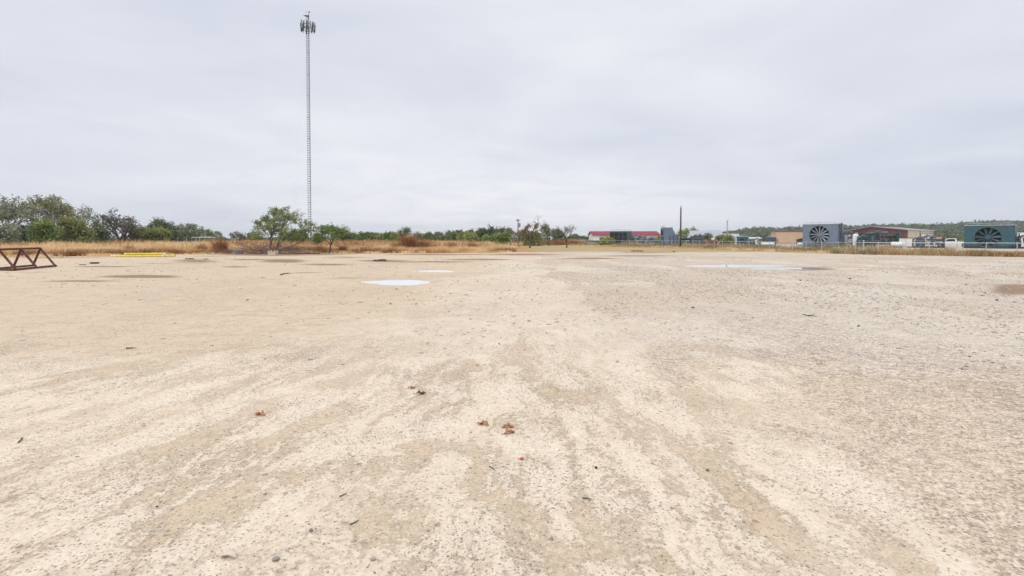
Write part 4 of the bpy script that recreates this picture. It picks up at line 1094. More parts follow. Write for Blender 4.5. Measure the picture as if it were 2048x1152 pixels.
# ------------------------------------------------------------ gas coolers and compressor skids
def place(u, Yd): p = at(u, 487, Yd); p.z = 0; return p
def cooler(label, u, Yd, w, h, d, rz, mat, dark, fan=None, base=.35, slats=False, stairs=False, slant=False, nb=12, bladed=None):
    """housing with fan ring, hub, blades, guard bar, skid and top rail. Local front is -Y; origin at the front middle."""
    root = empty('cooler', place(u, Yd), rz, label, 'gas cooler', 'machine coolers behind the fence')
    b = MB(); b.b2(-w / 2, w / 2, 0, d, 0, base * .6); b.b2(-w / 2 + .2, w / 2 - .2, .1, d - .1, base * .6 + .01, base); b.build('skid', dark, root)
    b = MB()
    if fan: fx, fz, fr = fan
    if fan:   # front plate with a true round hole
        n = 32; ring = [(fx + math.cos(2 * math.pi * i / n) * fr, fz + math.sin(2 * math.pi * i / n) * fr) for i in range(n)]
        outer = []
        for i in range(n):
            c, s = math.cos(2 * math.pi * i / n), math.sin(2 * math.pi * i / n)
            kx = ((w / 2 - fx) / c if c > 1e-6 else (-w / 2 - fx) / c if c < -1e-6 else 1e9); kz = ((h - fz) / s if s > 1e-6 else (base - fz) / s if s < -1e-6 else 1e9)
            kk = min(kx, kz); outer.append((fx + c * kk, fz + s * kk))
        vs = [(x, y, z) for y in (0, .12) for x, z in ring] + [(x, y, z) for y in (0, .12) for x, z in outer]; fs = []
        for i in range(n):
            j = (i + 1) % n; fs += [(i, j, 2 * n + j, 2 * n + i), (n + i, 3 * n + i, 3 * n + j, n + j), (i, n + i, n + j, j), (2 * n + i, 2 * n + j, 3 * n + j, 3 * n + i)]
        b.add(vs, fs)
        for sx in (-1, 1):      # fill the corners the radial cut leaves
            for (zz_, top) in ((h, 1), (base, 0)):
                pass
        y0 = .12
    else:
        b.b2(-w / 2, w / 2, 0, .12, base, h); y0 = .12
    top_d = d * .45 if slant else d
    # sides, roof, back
    for x in (-w / 2, w / 2):
        s_ = 1 if x > 0 else -1
        b.prism([(y0, base), (d, base), (top_d, h), (y0, h)], (x - (.1 if s_ > 0 else 0), 0, 0), (0, 1, 0), (0, 0, 1), .1)
    b.b2(-w / 2 + .1, w / 2 - .1, y0, top_d, h - .1, h - .003)
    th = math.atan2(d - top_d, h - base); Lb = math.hypot(d - top_d, h - base)
    b.box((0, (d + top_d) / 2 - .06, (h + base) / 2), (w - .2, .1, Lb - .04), rx=th)
    b.build('housing', mat, root)
    rim = MB()
    rim.b2(-w / 2 - .06, w / 2 + .06, -.06, .10, h + .003, h + .13); rim.b2(-w / 2 - .06, w / 2 + .06, top_d - .1, top_d + .06, h + .003, h + .13)
    for x in (-w / 2 - .03, w / 2 - .03): rim.b2(x, x + .06, .105, top_d - .105, h + .003, h + .11)
    for i in range(5): rim.tube((-w / 2 + .3 + i * (w - .6) / 4, .02, h + .1), (-w / 2 + .3 + i * (w - .6) / 4, .02, h + .38), .03, n=5)
    rim.tube((-w / 2 + .3, .02, h + .38), (w / 2 - .3, .02, h + .38), .03, n=5)
    rim.build('top_rail', 'pipe_pale', root)
    st = MB()
    for x in [-w / 2 + .02 + i * (w - .04) / 6 for i in range(7)]:
        if not fan or abs(x - fx) > fr + .1: st.b2(x - .03, x + .03, -.05, -.003, base + .02, h - .02)
    st.build('stiffener', mat, root)
    if fan:
        s = MB(); n = 36
        s.path([(fx + math.cos(2 * math.pi * i / n) * fr, -.06, fz + math.sin(2 * math.pi * i / n) * fr) for i in range(n + 1)], .06, 6, cap=False); s.build('fan_ring', mat, root)
        dk = MB(); dk.b2(-w / 2 + .12, w / 2 - .12, d * .42, d * .42 + .05, base + .02, h - .12); dk.build('core', 'dark', root)
        hb = MB(); hb.tube((fx, -.12, fz), (fx, .35, fz), fr * .20, fr * .24, n=16); hb.build('hub', mat, root)
        bl = 'pipe_pale' if bladed is None else bladed
        for i in range(nb):
            a = 2 * math.pi * i / nb + .12; ca, sa = math.cos(a), math.sin(a); tw = .45
            q = MB(); vs = []
            for rr, wd in ((.22, .085), (.55, .13), (.93, .125)):
                for sg in (-1, 1):
                    tx, tz = -sa * sg * wd * fr * .62, ca * sg * wd * fr * .62
                    for e in (-.018, .018): vs.append((fx + ca * rr * fr + tx * math.cos(tw), .16 + sg * wd * fr * .5 * math.sin(tw) + e, fz + sa * rr * fr + tz * math.cos(tw)))
            fs = []
            for j in range(2):
                o = j * 4; fs += [(o, o + 4, o + 6, o + 2), (o + 1, o + 3, o + 7, o + 5), (o, o + 1, o + 5, o + 4), (o + 2, o + 6, o + 7, o + 3)]
            fs += [(0, 2, 3, 1), (8, 9, 11, 10)]
            q.add(vs, fs).build('fan_blade', bl, root)
        g = MB(); g.tube((fx - fr, -.1, fz), (fx + fr, -.1, fz), .06, n=6)
        for a in (-.9, -1.57, -2.24): g.tube((fx, -.08, fz), (fx + math.cos(a) * fr, -.08, fz + math.sin(a) * fr), .045, n=5)
        g.build('guard_bar', 'pipe_pale' if bladed is None else mat, root)
    b = MB()
    for i in range(3): b.path([(w / 2 - .1 + .0, d * (.3 + .2 * i), base + .3), (w / 2 + .35, d * (.3 + .2 * i), base + .3), (w / 2 + .35, d * (.3 + .2 * i), h * .55 + i * .2), (w / 2 - .02, d * (.3 + .2 * i), h * .55 + i * .2)], .07, 7)
    b.build('side_pipe', dark, root)
    if stairs:
        b = MB()
        for y in (.4, .9): b.tube((w / 2 + .9, y, .1), (w / 2 + .12, y, h + .1), .05, n=5)
        for i in range(12): s = i / 12; b.box((w / 2 + .9 - .78 * s, .65, .2 + (h - .1) * s), (.16, .46, .04))
        b.build('ladder', 'blue_grey_dark', root)
        b = MB(); b.path([(w / 2 + .3, .2, .4), (w / 2 + .55, .2, h * .5), (w / 2 + .15, .2, h + .15)], .10, 8); b.path([(w / 2 + .15, 1.3, .3), (w / 2 + .15, 1.3, h + .3)], .12, 8); b.build('exhaust', 'slate', root)
    return root
def engine(label, u, Yd, w, h, rz, mat, dark, seed, tank=True, cat='compressor'):
    """compressor skid: base, engine block, cylinders, bottles, pipework, exhaust"""
    rg = random.Random(seed); root = empty('compressor', place(u, Yd), rz, label, cat, 'engines and pipework behind the fence'); d = w * .45
    b = MB(); b.b2(-w / 2, w / 2, 0, d, 0, .1); b.b2(-w / 2, w / 2, .0, .12, .101, .28); b.b2(-w / 2, w / 2, d - .12, d, .101, .28); b.build('skid', dark, root)
    x0 = -w * .28; b = MB(); b.b2(x0 - w * .14, x0 + w * .16, d * .25, d * .75, .28, h * .62); b.b2(x0 - w * .12, x0 + w * .14, d * .3, d * .7, h * .62 + .004, h * .74)
    b.build('engine_block', mat, root, bevel=.04)
    b = MB()
    for i in range(6): b.box((x0 - w * .12 + i * w * .052, d * .5, h * .79), (w * .035, d * .34, h * .09))
    b.build('cylinder_heads', dark, root, bevel=.02)
    b = MB(); b.path([(x0 - w * .1, d * .5, h * .84), (x0 + w * .12, d * .5, h * .88), (x0 + w * .18, d * .5, h * .96), (x0 + w * .3, d * .5, h)], .13, 8); b.tube((x0 + w * .3, d * .5, h * .88), (x0 + w * .3 + w * .16, d * .5, h * .88), h * .09, n=10); b.build('exhaust', 'galv', root, smooth=False)
    for i in range(2):
        x = w * (.08 + .17 * i); b = MB(); b.tube((x, -.05, h * .38), (x, d + .05, h * .38), h * .13, n=12); b.build('cylinder', mat, root)
    b = MB(); b.tube((-.02 * w, d * .5, h * .66), (w * .40, d * .5, h * .66), h * .09, n=12); b.ball((w * .40, d * .5, h * .66), h * .09, seg=10, ring=6); b.ball((-.02 * w, d * .5, h * .66), h * .09, seg=10, ring=6); b.build('pulsation_bottle', mat, root)
    for i in range(6):
        x = rg.uniform(-.05, .46) * w; y = rg.uniform(.05, .9) * d; z = rg.uniform(.5, .98) * h; x2 = x + rg.uniform(-.15, .15) * w
        b = MB(); b.path([(x, y, .2), (x, y, z * .96), (x + (x2 - x) * .1, y, z), (x2, y, z), (x2, y, z * .5)], rg.uniform(.035, .08), 7); b.build('pipe', rg.choice((dark, 'pipe_pale', mat, 'galv')), root)
    if tank:
        x = w * .44; b = MB(); b.tube((x, d * .3, .28), (x, d * .3, h * .85), h * .09, n=12); b.ball((x, d * .3, h * .85), h * .09, (1, 1, .6), 12, 6); b.build('scrubber_tank', dark, root)
    for i in range(3):
        x = -w / 2 + .1 + i * w * .24; b = MB(); b.path([(x, -.02, .28), (x, -.02, 1.25), (x + w * .2, -.02, 1.25), (x + w * .2, -.02, .28)], .03, 5); b.tube((x, -.02, .8), (x + w * .2, -.02, .8), .022, n=4); b.build('handrail', 'pipe_pale', root)
    return root
# left to right
cooler('dark slate cooler with panelled front under the red roof', 1241, 100, 4.2, 3.0, 3.0, -.30, 'slate', 'blue_grey_dark')
b = MB(); rt = bpy.data.objects['cooler']
for i in range(4):
    for j in range(2): b.b2(-2.0 + i * .82, -1.28 + i * .82, -.08, -.052, .95 + j * .9 + .15, 1.72 + j * .9 + .15)
b.build('louvre', 'dark', rt)
b = MB(); b.b2(-2.05, .6, -.09, -.053, .36, 1.02); b.build('lower_panel', 'green_dark', rt)
engine('pale pipe skid right beside the dark slate cooler', 1276, 100, 3.6, 2.3, -.3, 'slate', 'pipe_pale', 1, False)
engine('low slate compressor skid under the middle of the red roof', 1304, 105, 3.8, 1.6, -.3, 'slate', 'slate', 21, False)
cooler('blue-grey cooler seen side-on, with slanted back, left of the tall black pole', 1325, 90, 3.6, 3.45, 3.0, R(-97), 'blue_grey', 'blue_grey_dark', fan=(0, 1.95, 1.35), slant=True, bladed='blue_grey_dark')
engine('dark green compressor skid behind the tall thin black pole', 1363, 88, 4.0, 2.3, -.35, 'green_dark', 'slate', 2)
engine('blue-grey pipe skid left of the red tractor', 1392, 92, 2.6, 2.3, -.35, 'blue_grey_dark', 'slate', 3)
cooler('small teal cooler with a round fan, far away below the hill', 1485, 112, 2.4, 2.0, 2.0, -.42, 'teal', 'teal_dark', fan=(-.15, 1.0, .65), bladed='teal')
engine('long low green compressor skid right of the small teal cooler', 1516, 108, 4.4, 1.6, -.45, 'green_dark', 'galv_dark', 4)
cooler('small slate box cooler left of the tan building', 1543, 118, 2.0, 1.9, 1.8, -.45, 'slate', 'blue_grey_dark')
cooler('large blue-grey cooler with a pale many-bladed fan', 1640, 95, 6.0, 4.25, 3.2, R(-48), 'blue_grey', 'blue_grey_dark', fan=(-.15, 2.3, 1.72), stairs=True, nb=13, bladed='steel_mid')
engine('pale grey pipe skid against the right side of the large blue-grey cooler', 1698, 96, 2.6, 3.1, R(-40), 'pipe_pale', 'galv', 5)
engine('dark teal compressor skid in front of the maroon shed', 1760, 90, 5.6, 3.0, R(-38), 'teal_dark', 'teal_dark', 6)
engine('low dark teal engine right of the white upright tank', 1728, 86, 2.6, 2.2, R(-38), 'teal_dark', 'slate', 7)
engine('dark purple-grey engine in front of the white roll-up doors', 1858, 84, 4.2, 2.1, R(-40), 'blue_grey_dark', 'galv_dark', 8)
engine('rusty low engine between the teal skid and the purple-grey engine', 1832, 88, 2.4, 1.7, R(-40), 'maroon_trim', 'galv_dark', 9)
cooler('large teal cooler with a ten-bladed fan near the right edge of the photo', 1977, 80, 5.9, 3.65, 2.8, R(-50), 'teal', 'teal_dark', fan=(-.10, 1.78, 1.62), nb=11, bladed='teal')
engine('dark teal machinery at the right side of the large teal cooler', 2050, 78, 3.4, 2.1, R(-46), 'teal_dark', 'galv_dark', 10)
# white upright tank
r = empty('tank', place(1711, 88), 0, 'white upright cylindrical tank in front of the maroon shed', 'tank')
b = MB(); b.tube((0, 0, .35), (0, 0, 2.25), .42, n=20); b.ball((0, 0, 2.25), .42, (1, 1, .45), 20, 8); b.build('shell', 'white_paint', r)
for i in range(3): a = i * 2.09; MB().tube((math.cos(a) * .36, math.sin(a) * .36, 0), (math.cos(a) * .36, math.sin(a) * .36, .5), .05, n=6).build('leg', 'white_paint', r)
MB().path([(.42, -.1, 1.2), (.6, -.1, 1.2), (.6, -.1, .3)], .04, 6).build('pipe', 'galv', r)
# flatbed trailer
r = empty('flatbed_trailer', place(1196, 112), -.1, 'long low blue-green flatbed trailer left of the dark slate cooler', 'trailer')
b = MB(); b.b2(-2.6, 2.6, -.9, .9, .75, .98); b.b2(-2.6, 2.6, -.92, -.905, .72, 1.2); b.build('bed', 'teal', r)
for x in (-1.9, 1.2, 1.8):
    b = MB(); b.tube((x, -.95, .36), (x, -.7, .36), .36, n=16); b.build('wheel', 'rubber', r)
b = MB(); b.path([(-2.6, 0, .8), (-3.6, 0, .7)], .07, 6); b.build('hitch', 'galv_dark', r)
b = MB(); b.b2(-2.55, -2.45, -.9, .9, .985, 1.6); b.build('headboard', 'teal_dark', r)
# red tractor
r = empty('tractor', place(1418, 92), -.3, 'small red tractor behind the fence, left of the round olive bush', 'tractor')
b = MB(); b.b2(-1.5, -.1, -.35, .35, .6, 1.15); b.b2(-1.55, -1.35, -.3, .3, .55, 1.0); b.b2(-.1, 1.2, -.3, .3, .5, .9); b.build('body', 'red_paint', r, bevel=.05)
for x, rr in ((-1.15, .36), (.75, .62)):
    for s in (-1, 1):
        w_ = MB(); w_.tube((x, s * .55, rr), (x, s * .85, rr), rr, n=18); o = w_.build('wheel', 'rubber', r); MB().tube((x, s * .86, rr), (x, s * .88, rr), rr * .55, n=14).build('rim', 'red_paint', o)
for s in (-1, 1): MB().path([(.2, s * .7, .9), (.5, s * .7, 1.32), (1.1, s * .7, 1.3), (1.4, s * .7, .8)], .07, 6).build('mudguard', 'red_paint', r)
b = MB(); b.path([(1.1, -.45, .9), (1.1, -.45, 1.75), (1.1, .45, 1.75), (1.1, .45, .9)], .05, 6); b.tube((-.7, 0, 1.1), (-.7, 0, 1.7), .04, n=6); b.build('roll_bar', 'red_paint', r)
b = MB(); b.box((.75, 0, 1.02), (.45, .45, .1)); b.box((.98, 0, 1.25), (.1, .45, .4)); b.build('seat', 'rubber', r)
b = MB(); b.tube((.1, 0, 1.0), (.28, 0, 1.3), .025, n=5); b.path([(.28 + .02 * math.cos(a), .18 * math.sin(a), 1.3 + .18 * math.cos(a)) for a in [i * .6283 for i in range(11)]], .018, 5); b.build('steering_wheel', 'rubber', r)
# pickups
def truck(u, Yd, rz, label, body):
    r = empty('pickup_truck', place(u, Yd), rz, label, 'pickup truck', 'white pickups behind the fence')
    b = MB(); b.prism([(-2.6, .45), (2.6, .45), (2.6, 1.0), (.55, 1.02), (-1.2, 1.02), (-2.55, .92)], (0, .9, 0), (1, 0, 0), (0, 0, 1), 1.8); b.build('body', body, r, bevel=.05)
    b = MB(); b.prism([(-1.25, 1.023), (.6, 1.023), (.45, 1.62), (-.65, 1.62)], (0, .8, 0), (1, 0, 0), (0, 0, 1), 1.6); b.build('cab', body, r, bevel=.05)
    b = MB(); b.prism([(-1.05, 1.08), (.42, 1.08), (.33, 1.5), (-.6, 1.5)], (0, .815, 0), (1, 0, 0), (0, 0, 1), 1.63); b.build('window', 'glass', r)
    for x in (-1.7, 1.65):
        for s in (-1, 1): o = MB().tube((x, s * .7, .38), (x, s * .93, .38), .38, n=16).build('wheel', 'rubber', r); MB().tube((x, s * .935, .38), (x, s * .95, .38), .22, n=12).build('rim', 'galv_pale', o)
    b = MB(); b.b2(-2.66, -2.6, -.85, -.5, .7, .85); b.build('headlight', 'galv_pale', r)
truck(1905, 92, R(-44), 'white pickup parked behind the fence left of the large teal cooler', 'white_paint')
# low white shapes behind the fence
def tank_h(u, Yd, L, rr, label, rz=0):
    r = empty('storage_tank', place(u, Yd), rz, label, 'tank', 'white lying tanks behind the fence')
    b = MB(); b.tube((-L / 2, 0, rr + .2), (L / 2, 0, rr + .2), rr, n=18); b.ball((-L / 2, 0, rr + .2), rr, (.5, 1, 1), 12, 8); b.ball((L / 2, 0, rr + .2), rr, (.5, 1, 1), 12, 8); b.build('shell', 'white_paint', r)
    for x in (-L * .3, L * .3): MB().b2(x - .1, x + .1, -rr * .8, rr * .8, 0, .32).build('saddle', 'galv', r)
tank_h(1796, 84, 1.6, .42, 'small white lying tank below the teal compressor skid', R(-40))
tank_h(1536, 104, 2.2, .30, 'long white lying tank beside the green compressor skid', R(-20))
tank_h(1600, 104, .8, .26, 'tiny white lying tank under the dark opening of the tan building', R(-20))
# white cabinet near 1660/450
r = empty('cabinet', place(1811, 86), R(-40), 'pale square cabinet with dark trim below the white roll-up doors', 'cabinet')
MB().b2(-.9, .9, 0, 1.0, .15, 1.65).build('case', 'beige_wall', r, bevel=.03); MB().b2(-.95, .95, -.03, 1.03, 1.66, 1.74).build('lid', 'galv_dark', r)
for x in (-.45, .45): MB().b2(x - .38, x + .38, -.06, -.004, .3, 1.5).build('door', 'white_wall', r)

# ------------------------------------------------------------ things in the yard
def pipe_rack():
    R0 = gp(31, 542); R2 = gp(110, 534.2); st = (R2 - R0) / 2; wv = Vector((-1.6, .4, 0)); root = empty('pipe_rack', R0, 0, 'rust-red welded pipe rack of triangular frames at the left edge of the yard', 'pipe rack')
    r = .055; hh = .98; up = Vector((0, 0, 1)); n0, n1 = -1, 2
    f = lambda k, s, z=0: st * k + wv * s + up * (z + r + .02)
    b = MB(); b.tube(f(-.0, 0), f(2.06, 0), r, n=12); b.build('bottom_rail', 'rust', root, smooth=False)
    b = MB(); b.tube(f(-.0, 1), f(2.06, 1), r, n=12); b.build('bottom_rail', 'rust', root)
    b = MB(); b.tube(f(-.0, 0, -.01) , f(0, 1, -.01), r, n=12); b.build('cross_rail', 'rust', root)
    b = MB(); b.tube(f(-.35, .65, hh), f(2.0, .65, hh), r, n=12); b.build('top_rail', 'rust', root)
    for k in (0, 1, 2):
        for s in (0, 1):
            b = MB(); b.tube(f(k, .65, hh - .02), f(k, s, .02), r, n=12); b.build('leg', 'rust', root)
pipe_rack()
# yellow pipes lying in a bundle
pr = random.Random(4); c0 = gp(292, 513)
YL = ['yellow pipe lying nearest the yard in the yellow bundle', 'second yellow pipe of the bundle, touching the nearest one', 'middle yellow pipe of the bundle, sticking out to the left',
      'yellow pipe at the back of the bundle, against the dry grass', 'yellow pipe lying slantwise on top of the bundle', 'short yellow pipe sticking out at the right end of the bundle']
for i, (dx, dy, dz, L, a) in enumerate([(-.15, -.62, .075, 4.3, .02), (.1, -.42, .075, 4.6, -.015), (-.5, -.10, .075, 4.8, .03), (.25, .30, .075, 4.2, -.03), (0, -.1, .24, 3.4, .07), (1.6, -.05, .075, 2.2, -.12)]):
    root = empty('yellow_pipe', c0 + Vector((dx, dy, 0)), a, YL[i], 'pipe', 'yellow pipes lying in front of the dry grass')
    MB().tube((-L / 2, 0, dz), (L / 2, 0, dz), .085, n=14).build('tube', 'yellow_paint', root)
    for s in (-1, 1): MB().tube((s * (L / 2 - .10), 0, dz), (s * (L / 2 + .012), 0, dz), .096, n=14).build('end_cap', 'yellow_paint' if i % 2 else 'white_paint', root)
# grey box and the light crate by the brush
paint('zinc', (.28, .29, .31), .6, .2, 3); paint('pale_wood', (.55, .46, .36), .85, .15, 5)
P = gp(474, 507.5); S = P.y / 1000; r = empty('metal_box', P, .1, 'grey galvanised box lying at the left end of the brush heap', 'box')
b = MB(); b.prism([(-.46, 0), (.46, 0), (.44, .42), (-.38, .46), (-.46, .3)], (0, .6, .02), (1, 0, 0), (0, 0, 1), .6); b.build('case', 'zinc', r, bevel=.02)
b = MB()
for z in (.14, .26): b.b2(-.45, .45, -.02, -.003, z, z + .03)
b.build('rib', 'galv', r)
P = gp(543.5, 511.5); r = empty('wooden_crate', P, -.05, 'small whitish wooden crate with raised corner posts in front of the lone tree', 'crate')
for x in (-.30, .30):
    for y in (0, .45): MB().b2(x - .045, x + .045, y - .04, y + .04, 0, .50).build('corner_post', 'pale_wood', r)
for y in (-.012, .46):
    for z in (.04, .16, .28): MB().b2(-.254, .254, y - .012, y + .012, z, z + .10).build('slat', 'pale_wood', r)
for x in (-.30, .30): MB().b2(x - .012, x + .012, .042, .408, .05, .36).build('side_board', 'pale_wood', r)
# earth heaps, stones, boards
paint('earth', (.10, .065, .045), 1.0, .35, 6); paint('stone_pale', (.55, .50, .43), .9, .2, 8); paint('stone_dark', (.16, .15, .135), .9, .3, 20); paint('stone_mid', (.30, .27, .23), .9, .3, 20)
paint('leaf_litter', (.40, .17, .075), .7, .4, 40, dirt=(.16, .07, .035)); paint('red_bit', (.42, .03, .03), .5, .2, 20); paint('twig', (.10, .075, .055), .9, .3, 20); paint('dark_board', (.035, .03, .03), .8, .3, 5)
def heap(u, v, w, h, label, seed, mat='earth', d=.5):
    P = gp(u, v); rg = random.Random(seed); b = MB()
    for i in range(9): b.ball((rg.gauss(0, w * .22), rg.gauss(0, d * .25), h * .15), h * rg.uniform(.5, 1), (1.5, 1.2, .8), 9, 6, .18, rg)
    o = b.build('earth_heap', mat, None, loc=P, label=label, smooth=True); o['category'] = 'earth heap'; o['group'] = 'dark earth heaps'
heap(756, 522, .9, .16, 'small dark earth heap in the yard in front of the rust tufts', 1)
heap(1272, 502.8, 1.6, .16, 'dark earth heap on the dry lawn in front of the red-roofed building', 2)
heap(383, 518.5, .7, .10, 'low dark clod right of the yellow pipes', 3)
heap(412, 519, .4, .08, 'small clod right of the low dark clod', 4)
heap(620, 507, .9, .13, 'reddish earth heap between the brush and the small round tree', 5)
heap(634, 507.8, .8, .11, 'smaller reddish clod just right of the reddish earth heap', 6)
heap(680, 506.3, .9, .09, 'low dark ridge of earth at the foot of the small round tree', 7)
def stone(x, y, s, label, mat, seed, name='stone', sq=(1.3, 1, .7), sink=.25, rz=None):
    rg = random.Random(seed); b = MB(); b.ball((0, 0, s * sq[2] * (1 - sink)), s, sq, 9, 6, .14, rg)
    z = float(gz(np.array([x]), np.array([y]))[0]); o = b.build(name, mat, None, loc=(x, y, z), label=label, smooth=False); o.rotation_euler.z = rg.uniform(0, 3) if rz is None else rz
    o['category'] = 'stone'; o['group'] = 'larger stones lying in the yard'; return o
for i, (u, v, wpx, lab, mt) in enumerate([(1348, 504, 7, 'dark block of stone right of the earth heap on the lawn', 'stone_dark'), (941, 864, 9, 'small white stone left of the curled brown leaves', 'stone_pale'), (1415, 942, 11, 'grey-brown pebble in the right foreground', 'stone_dark'),
    (622, 1064, 12, 'grey pebble low in the left foreground', 'stone_dark'), (530, 992, 9, 'greyish pebble above the low grey pebble in the left foreground', 'stone_mid'), (1192, 937, 9, 'black elongated pebble right of the red scrap', 'dark'), (314, 1017, 6, 'tiny black pebble in the left foreground', 'dark'),
    (1994, 602, 8, 'dark stone near the right edge of the yard', 'stone_dark'), (552, 1122, 18, 'flat grey stone at the bottom of the photo', 'stone_mid'), (1088, 925, 9, 'pinkish pebble right of the red scrap', 'stone_pale'), (746, 1122, 14, 'pale stone at the bottom edge, left of the middle', 'stone_mid'),
    (1700, 558, 7, 'dark stone right of the long puddle', 'stone_dark'), (1601, 561, 6, 'dark stone below the right end of the long puddle', 'stone_dark'), (1717, 654, 8, 'dark stone in the right middle of the yard', 'stone_dark'), (1780, 509, 6, 'pale stone in front of the fence posts', 'stone_pale'),
    (1386, 617, 8, 'dark stone in the middle of the grey gravel', 'stone_dark'), (427, 509, 7, 'whitish stone in front of the tall rust tuft', 'stone_pale'), (820, 505.8, 5, 'pale scrap of stone at the foot of the tallest rust tuft', 'stone_pale')]):
    P = gp(u, v); stone(P.x, P.y, wpx * P.y / 1000 * .33, lab, mt, 40 + i)
# scattered boards and sticks
def stick(u, v, u2, v2, r, label, mat, name='stick', n=5):
    a = gp(u, v); b_ = gp(u2, v2); rg = random.Random(int(u)); pts = []
    for i in range(n + 1):
        p = a.lerp(b_, i / n); L = (b_ - a).length; pts.append(p - a + Vector((rg.gauss(0, L * .03), rg.gauss(0, L * .03), r * .7 + abs(rg.gauss(0, L * .04)))))
    a.z = float(gz(np.array([a.x]), np.array([a.y]))[0])
    b = MB(); b.path(pts, [r * (1 - .6 * i / n) for i in range(n + 1)], 6)
    for i in (2, 3): b.path([pts[i], pts[i] + Vector((rg.gauss(0, .2), rg.gauss(0, .2), .1)) * (b_ - a).length * .7], [r * .5, r * .25], 5)
    o = b.build(name, mat, None, loc=a, label=label); o['category'] = 'stick'; o['group'] = 'twigs lying in the yard'; return o
stick(562, 550, 580, 548, .03, 'dead stick lying in the yard below the brush heap', 'twig')
stick(680, 994, 694, 988, .004, 'tiny dark twig in the left foreground', 'twig')
stick(700, 1052, 718, 1043, .004, 'bent twig below the tiny dark twig', 'twig')
stick(38, 890, 46, 880, .006, 'short twig at the left edge of the foreground', 'twig')
stick(252, 699, 274, 698, .010, 'dark straight twig on the tan earth at the left', 'twig')
stick(1604, 631, 1634, 635, .009, 'matted dark twigs on the grey gravel at the right', 'twig')
stick(1612, 634, 1630, 632, .009, 'second twig tangled in the matted dark twigs', 'twig')
stick(980, 935, 990, 941, .004, 'thin dark twig left of the red scrap', 'twig')
stick(1166, 997, 1182, 1001, .005, 'grey twig in the middle foreground', 'twig')
stick(275, 601, 290, 600, .012, 'pale stick lying on the tan earth at the left', 'pale_wood')
P = gp(189.5, 527.5); o = MB().box((0, 0, .05), (.40, .25, .10)).build('board', 'dark_board', None, loc=P, label='short black board lying right of the pipe rack', bevel=.01); o['category'] = 'board'
P = gp(165, 530); o = MB().box((0, 0, .02), (.30, .12, .04), rz=.2).build('board', 'dark_board', None, loc=P, label='thin dark scrap of board between the pipe rack and the short black board', bevel=.01); o['category'] = 'board'
# curled dead leaves
def leaf(u, v, wpx, label, mat, seed, nm='dead_leaf', cat='dead leaf'):
    P = gp(u, v); s = wpx * P.y / 1000 / 2 * 1.25; rg = random.Random(seed); n = 9; vs = []; fs = []
    a = rg.uniform(-.5, .5)
    for layer in (0, .0012):
        for i in range(n + 1):
            tt = i / n; wd = math.sin(tt * math.pi) ** .7 * .42 * (1 + .35 * math.sin(tt * 17 + seed)); x = (tt - .5) * 2
            for j in range(5):
                w = (j - 2) / 2 * wd; curl = .42 * abs(w) ** 1.3 * 2 + .22 * math.sin(x * 2.2 + seed) ** 2 + .05 * math.sin(w * 14 + x * 9)
                vs.append(((x * math.cos(a) - w * math.sin(a)) * s, (x * math.sin(a) + w * math.cos(a)) * s, curl * s * 1.15 + layer + .002))
    m_ = (n + 1) * 5
    for i in range(n):
        for j in range(4):
            q = i * 5 + j; fs += [(q, q + 5, q + 6, q + 1), (m_ + q, m_ + q + 1, m_ + q + 6, m_ + q + 5)]
    for i in range(n): fs += [(i * 5, m_ + i * 5, m_ + i * 5 + 5, i * 5 + 5), (i * 5 + 4, i * 5 + 9, m_ + i * 5 + 9, m_ + i * 5 + 4)]
    P.z = float(gz(np.array([P.x]), np.array([P.y]))[0])
    b = MB().add(vs, fs); b.path([(-s * math.cos(a), -s * math.sin(a), .004), (-s * 1.4 * math.cos(a), -s * 1.4 * math.sin(a) + s * .1, .01)], .0018, 4)
    o = b.build(nm, mat, None, loc=P, label=label, smooth=True); o['category'] = cat; o['group'] = 'dead leaves in the foreground'
leaf(966, 849, 22, 'orange-brown curled leaf left of the pair of curled leaves in the middle foreground', 'leaf_litter', 1)
leaf(1019, 867, 22, 'lower of the pair of curled brown leaves in the middle foreground', 'leaf_litter', 2)
leaf(1016, 855, 20, 'upper, thinner one of the pair of curled brown leaves in the middle foreground', 'leaf_litter', 5)
leaf(520, 833, 20, 'single reddish leaf on the white gravel at the left', 'leaf_litter', 4)
leaf(824, 778, 14, 'small brown leaf farthest back, left of the middle', 'leaf_litter', 6)
leaf(842, 789, 18, 'faded flat leaf just behind the small brown leaf', 'twig', 9)
leaf(455, 1118, 34, 'pale tan curled leaf at the bottom left', 'pale_wood', 7)
leaf(1043, 919, 9, 'tiny bright red scrap in the middle foreground', 'red_bit', 8, 'scrap', 'scrap')

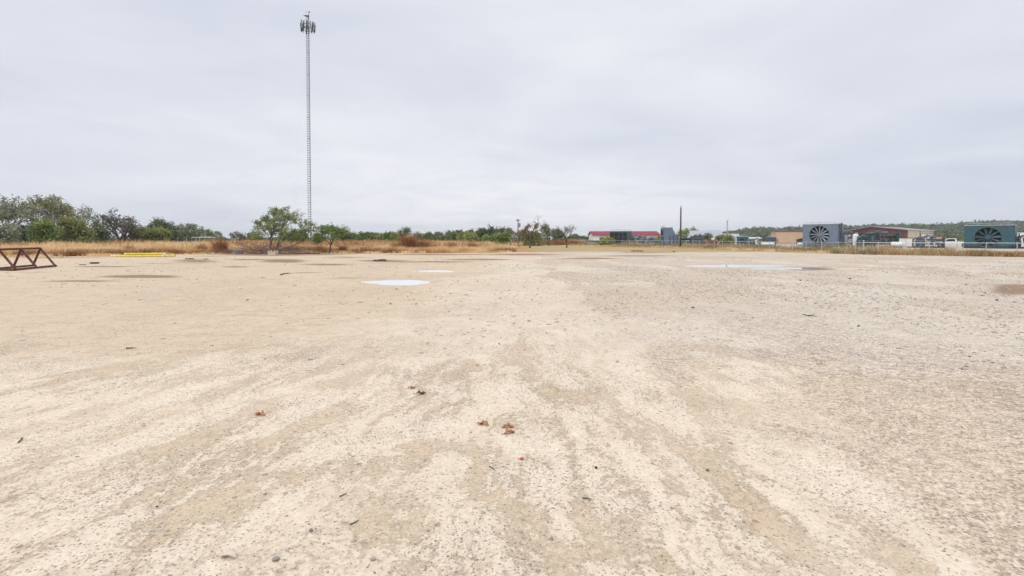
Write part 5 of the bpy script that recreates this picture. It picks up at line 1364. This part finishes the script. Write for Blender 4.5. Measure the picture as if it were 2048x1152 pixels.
# ------------------------------------------------------------ loose gravel
m = bpy.data.materials.new('gravel'); M['gravel'] = m; t = NT(m); isl = t.island()
t.out(t.bsdf(t.mix(t.noise(t.pos(), 90, 3), t.ramp(isl, [(0, (.10, .09, .08)), (.25, (.22, .19, .165)), (.55, (.42, .36, .30)), (.8, (.60, .53, .45)), (1, (.70, .64, .56))]), (.35, .30, .25)), .9, 0, .2))
def gravel(n, f, y0, y1, s0, s1_, label, seed, pw=1.0):
    rg = np.random.default_rng(seed); XY = scatter(n, -1.15 * y1, 1.15 * y1, y0, y1, f, pw)
    s = np.exp(rg.uniform(np.log(s0), np.log(s1_), n)); base = np.array([[0, 0, -1], [1, 0, 0], [.2, 1, .1], [-1, .1, 0], [-.1, -1, -.1], [.1, .1, .8], [.7, .6, .35], [-.6, -.6, .3]], float)
    fac = np.array([[0, 2, 1], [0, 3, 2], [0, 4, 3], [0, 1, 4], [1, 2, 6], [6, 2, 5], [1, 6, 5], [2, 3, 5], [3, 7, 5], [3, 4, 7], [4, 5, 7], [4, 1, 5]])
    B = base[None] * rg.uniform(.7, 1.3, (n, 8, 3)); a = rg.random(n) * 6.28; c, q = np.cos(a), np.sin(a); el = rg.uniform(1, 1.7, n)
    x = B[:, :, 0] * el[:, None]; y = B[:, :, 1]; X_ = x * c[:, None] - y * q[:, None]; Y_ = x * q[:, None] + y * c[:, None]; Z_ = B[:, :, 2] * .62 + .12
    g0 = gz(XY[:, 0], XY[:, 1]); V = np.stack([X_ * s[:, None] + XY[:, :1], Y_ * s[:, None] + XY[:, 1:], Z_ * s[:, None] + g0[:, None]], -1).reshape(-1, 3)
    Fq = (fac[None] + (np.arange(n) * 8)[:, None, None]).reshape(-1, 3)
    tag(npmesh('gravel', V, Fq, 'gravel'), label, 'gravel', 'loose gravel', 'stuff')
dn = lambda sc_, lo, hi, sd_: (lambda x, y: inview(x, y, 40) * (.08 + .92 * sstep(lo, hi, fbm(x * sc_, y * sc_, 4, sd_))) * (pudmask(x, y) < .12))
gravel(26000, dn(1.3, .42, .62, 101), 1.9, 7.5, .002, .0075, 'fine loose chips over the near ground', 1, 1.25)
gravel(800, dn(.8, .40, .6, 102), 2.2, 14, .004, .010, 'scattered pebbles over the near and middle ground', 2)
gr = lambda x, y: inview(x, y, 40) * (.03 + sstep(-.2, .8, (x + 1) / (3 + y * .4)) * sstep(.42, .6, fbm(x * .5, y * .4, 4, 103))) * (pudmask(x, y) < .12)
gravel(9000, gr, 6, 30, .010, .030, 'coarser grey gravel over the right side of the yard', 3)
gravel(1800, dn(.3, .5, .66, 104), 12, 45, .02, .05, 'sparse small stones over the far part of the yard', 4)

# ------------------------------------------------------------ damp air
m = bpy.data.materials.new('haze'); M['haze'] = m; t = NT(m)
v = t.n('ShaderNodeVolumePrincipled'); v.inputs['Color'].default_value = (.93, .96, 1, 1); v.inputs['Density'].default_value = .0003
t.out(None, v.outputs[0])
tag(MB().b2(-3300, 3300, -300, 3300, -3.5, 66).build('haze', 'haze'), kind='stuff')
